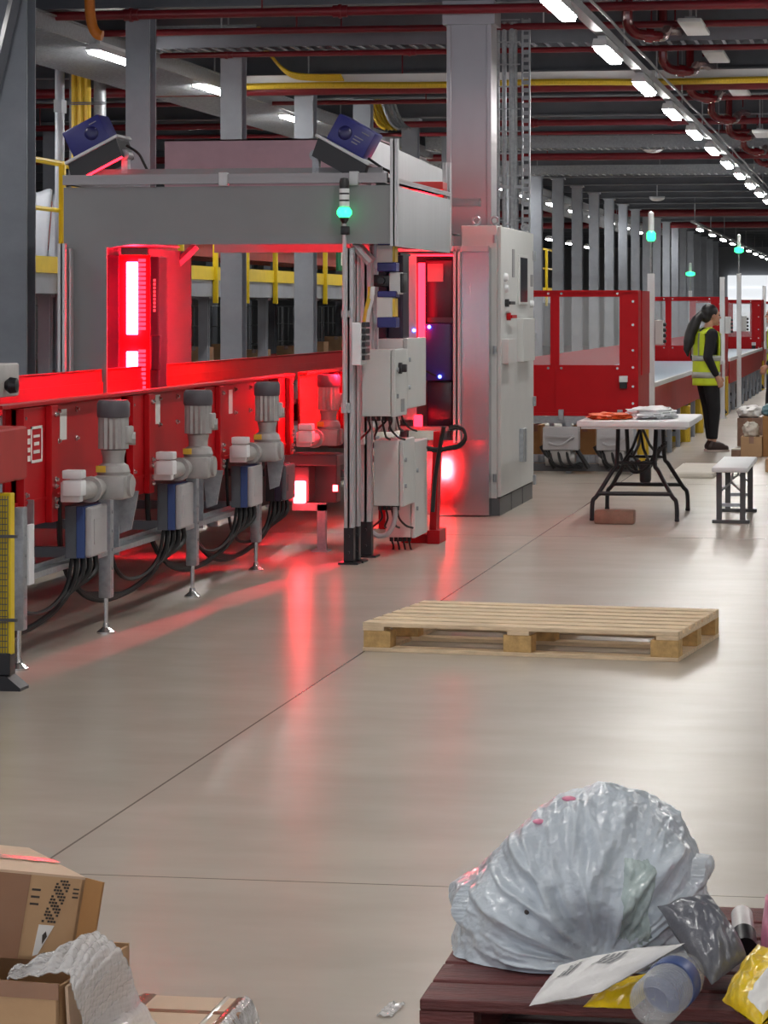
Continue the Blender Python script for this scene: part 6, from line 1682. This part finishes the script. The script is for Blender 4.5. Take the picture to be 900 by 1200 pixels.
# bubble wrap draped over the carton edge
ctrl = [  # (left edge px,py,z) (right edge px,py,z)
    ((8, 1147, 0.262), (22, 1136, 0.285)),
    ((48, 1143, 0.27), (72, 1112, 0.31)),
    ((80, 1141, 0.272), (108, 1094, 0.325)),
    ((84, 1158, 0.255), (126, 1102, 0.315)),
    ((90, 1178, 0.22), (142, 1117, 0.29)),
    ((96, 1196, 0.185), (152, 1138, 0.25)),
    ((90, 1225, 0.14), (160, 1165, 0.2)),
    ((95, 1260, 0.09), (185, 1205, 0.13)),
    ((105, 1300, 0.03), (205, 1250, 0.05))]
def wrap(u, v):
    n_ = len(ctrl) - 1
    s = min(u * n_, n_ - 1e-6); i = int(s); f = s - i
    def cr(side):
        pts = [Vector(P(*ctrl[max(0, min(n_, i + k))][side])) for k in (-1, 0, 1, 2)]
        a_, b2, c2, d2 = pts
        return 0.5 * ((2 * b2) + (c2 - a_) * f + (2 * a_ - 5 * b2 + 4 * c2 - d2) * f * f + (3 * b2 - a_ - 3 * c2 + d2) * f ** 3)
    p = cr(0) * (1 - v) + cr(1) * v
    p.z += 0.010 * math.sin(v * PI) + 0.005 * math.sin(u * 95) * (0.5 + 0.5 * math.sin(PI * v)) + 0.004 * noise.noise(Vector((u * 20, v * 12, 0)))
    p.y += 0.003 * noise.noise(Vector((u * 40, v * 30, 5)))
    return tuple(p)
mb = MB(); mb.surf(wrap, 150, 46)
c_ = Vector(P(130, 1150, 0.25))
one('bubble_wrap', mb, M['bubble'], 'clear bubble wrap draped over the open carton edge', 'bubble wrap', tuple(c_), smooth=70, solid=0.004)

# low taped carton on the floor
g0 = GR(164, 1163, 0.14); g1 = GR(300, 1157, 0.14)
t = thing('taped_carton', 'low carton wrapped in brown and pale tape on the floor at the bottom', 'carton', ((g0.x + g1.x) / 2, g0.y - 0.15, 0))
x0, x1 = g0.x, g1.x + 0.015
y1 = g0.y; y0 = y1 - 0.36
mb = MB(); mb.box(x0, x1, y0, y1, 0, 0.14, bev=0.018); mb.build('body', M['card_light'], t)
mb = MB(); mb.box(x0 - 0.002, x1 + 0.002, y1 - 0.155, y1 - 0.135, 0.12, 0.1415); mb.box(x0 - 0.003, x0 + 0.05, y0 - 0.002, y1 + 0.002, 0.01, 0.142, bev=0.016); mb.box(x1 - 0.045, x1 + 0.003, y0 - 0.002, y1 + 0.002, 0.01, 0.142, bev=0.016); mb.build('brown_tape', M['tape'], t)
mb = MB(); mb.box(x1 - 0.065, x1 - 0.045, y0 - 0.0025, y1 + 0.0025, 0.01, 0.1425, bev=0.016); mb.build('pale_tape', M['clear_tape'], t)
mb = MB(); mb.surf(lambda u, v: (x1 - 0.015 + 0.03 * v + 0.004 * noise.noise(Vector((u * 20, v * 9, 1))), y1 - 0.02 - 0.34 * u, 0.145 - 0.05 * v * v + 0.006 * noise.noise(Vector((u * 26, v * 9, 4)))), 40, 10); mb.build('loose_film', M['bubble'], t, solid=0.002)
# scrap of clear film on the floor
mb = MB(); c_ = GR(456, 1186)
mb.surf(lambda u, v: (c_.x - 0.02 + 0.035 * v + 0.01 * u, c_.y - 0.05 + 0.12 * u, 0.003 + 0.012 * abs(noise.noise(Vector((u * 6, v * 5, 2))))), 16, 8)
one('film_scrap', mb, M['bubble'], 'small scrap of clear film on the floor near the bottom edge', 'scrap', (c_.x, c_.y, 0), solid=0.002)
# ================================================================ CAMERA, WORLD, COLOUR
cam = bpy.data.cameras.new('camera')
cam.sensor_fit = 'HORIZONTAL'
cam.sensor_width = 36.0
cam.lens = F / 900.0 * 36.0
cam.shift_y = -(600.0 - HOR) / 900.0
cam.clip_start = 0.1; cam.clip_end = 400
co = bpy.data.objects.new('camera', cam); COL.objects.link(co)
co.location = (0, 0, EYE)
co.rotation_euler = (PI / 2, 0, ANG)
scene.camera = co
w = bpy.data.worlds.new('hall_air'); scene.world = w
w.use_nodes = True
w.node_tree.nodes['Background'].inputs['Color'].default_value = (0.8, 0.85, 1.0, 1)
w.node_tree.nodes['Background'].inputs['Strength'].default_value = 1.0
scene.view_settings.view_transform = 'Standard'
scene.view_settings.look = 'None'
scene.view_settings.gamma = 1.0
scene.view_settings.use_curve_mapping = False
scene.view_settings.exposure = 0.66
cy = scene.cycles
cy.use_denoising = True
cy.max_bounces = 8; cy.diffuse_bounces = 4; cy.glossy_bounces = 4; cy.transmission_bounces = 8; cy.transparent_max_bounces = 12
cy.sample_clamp_indirect = 8.0
cy.use_light_tree = True
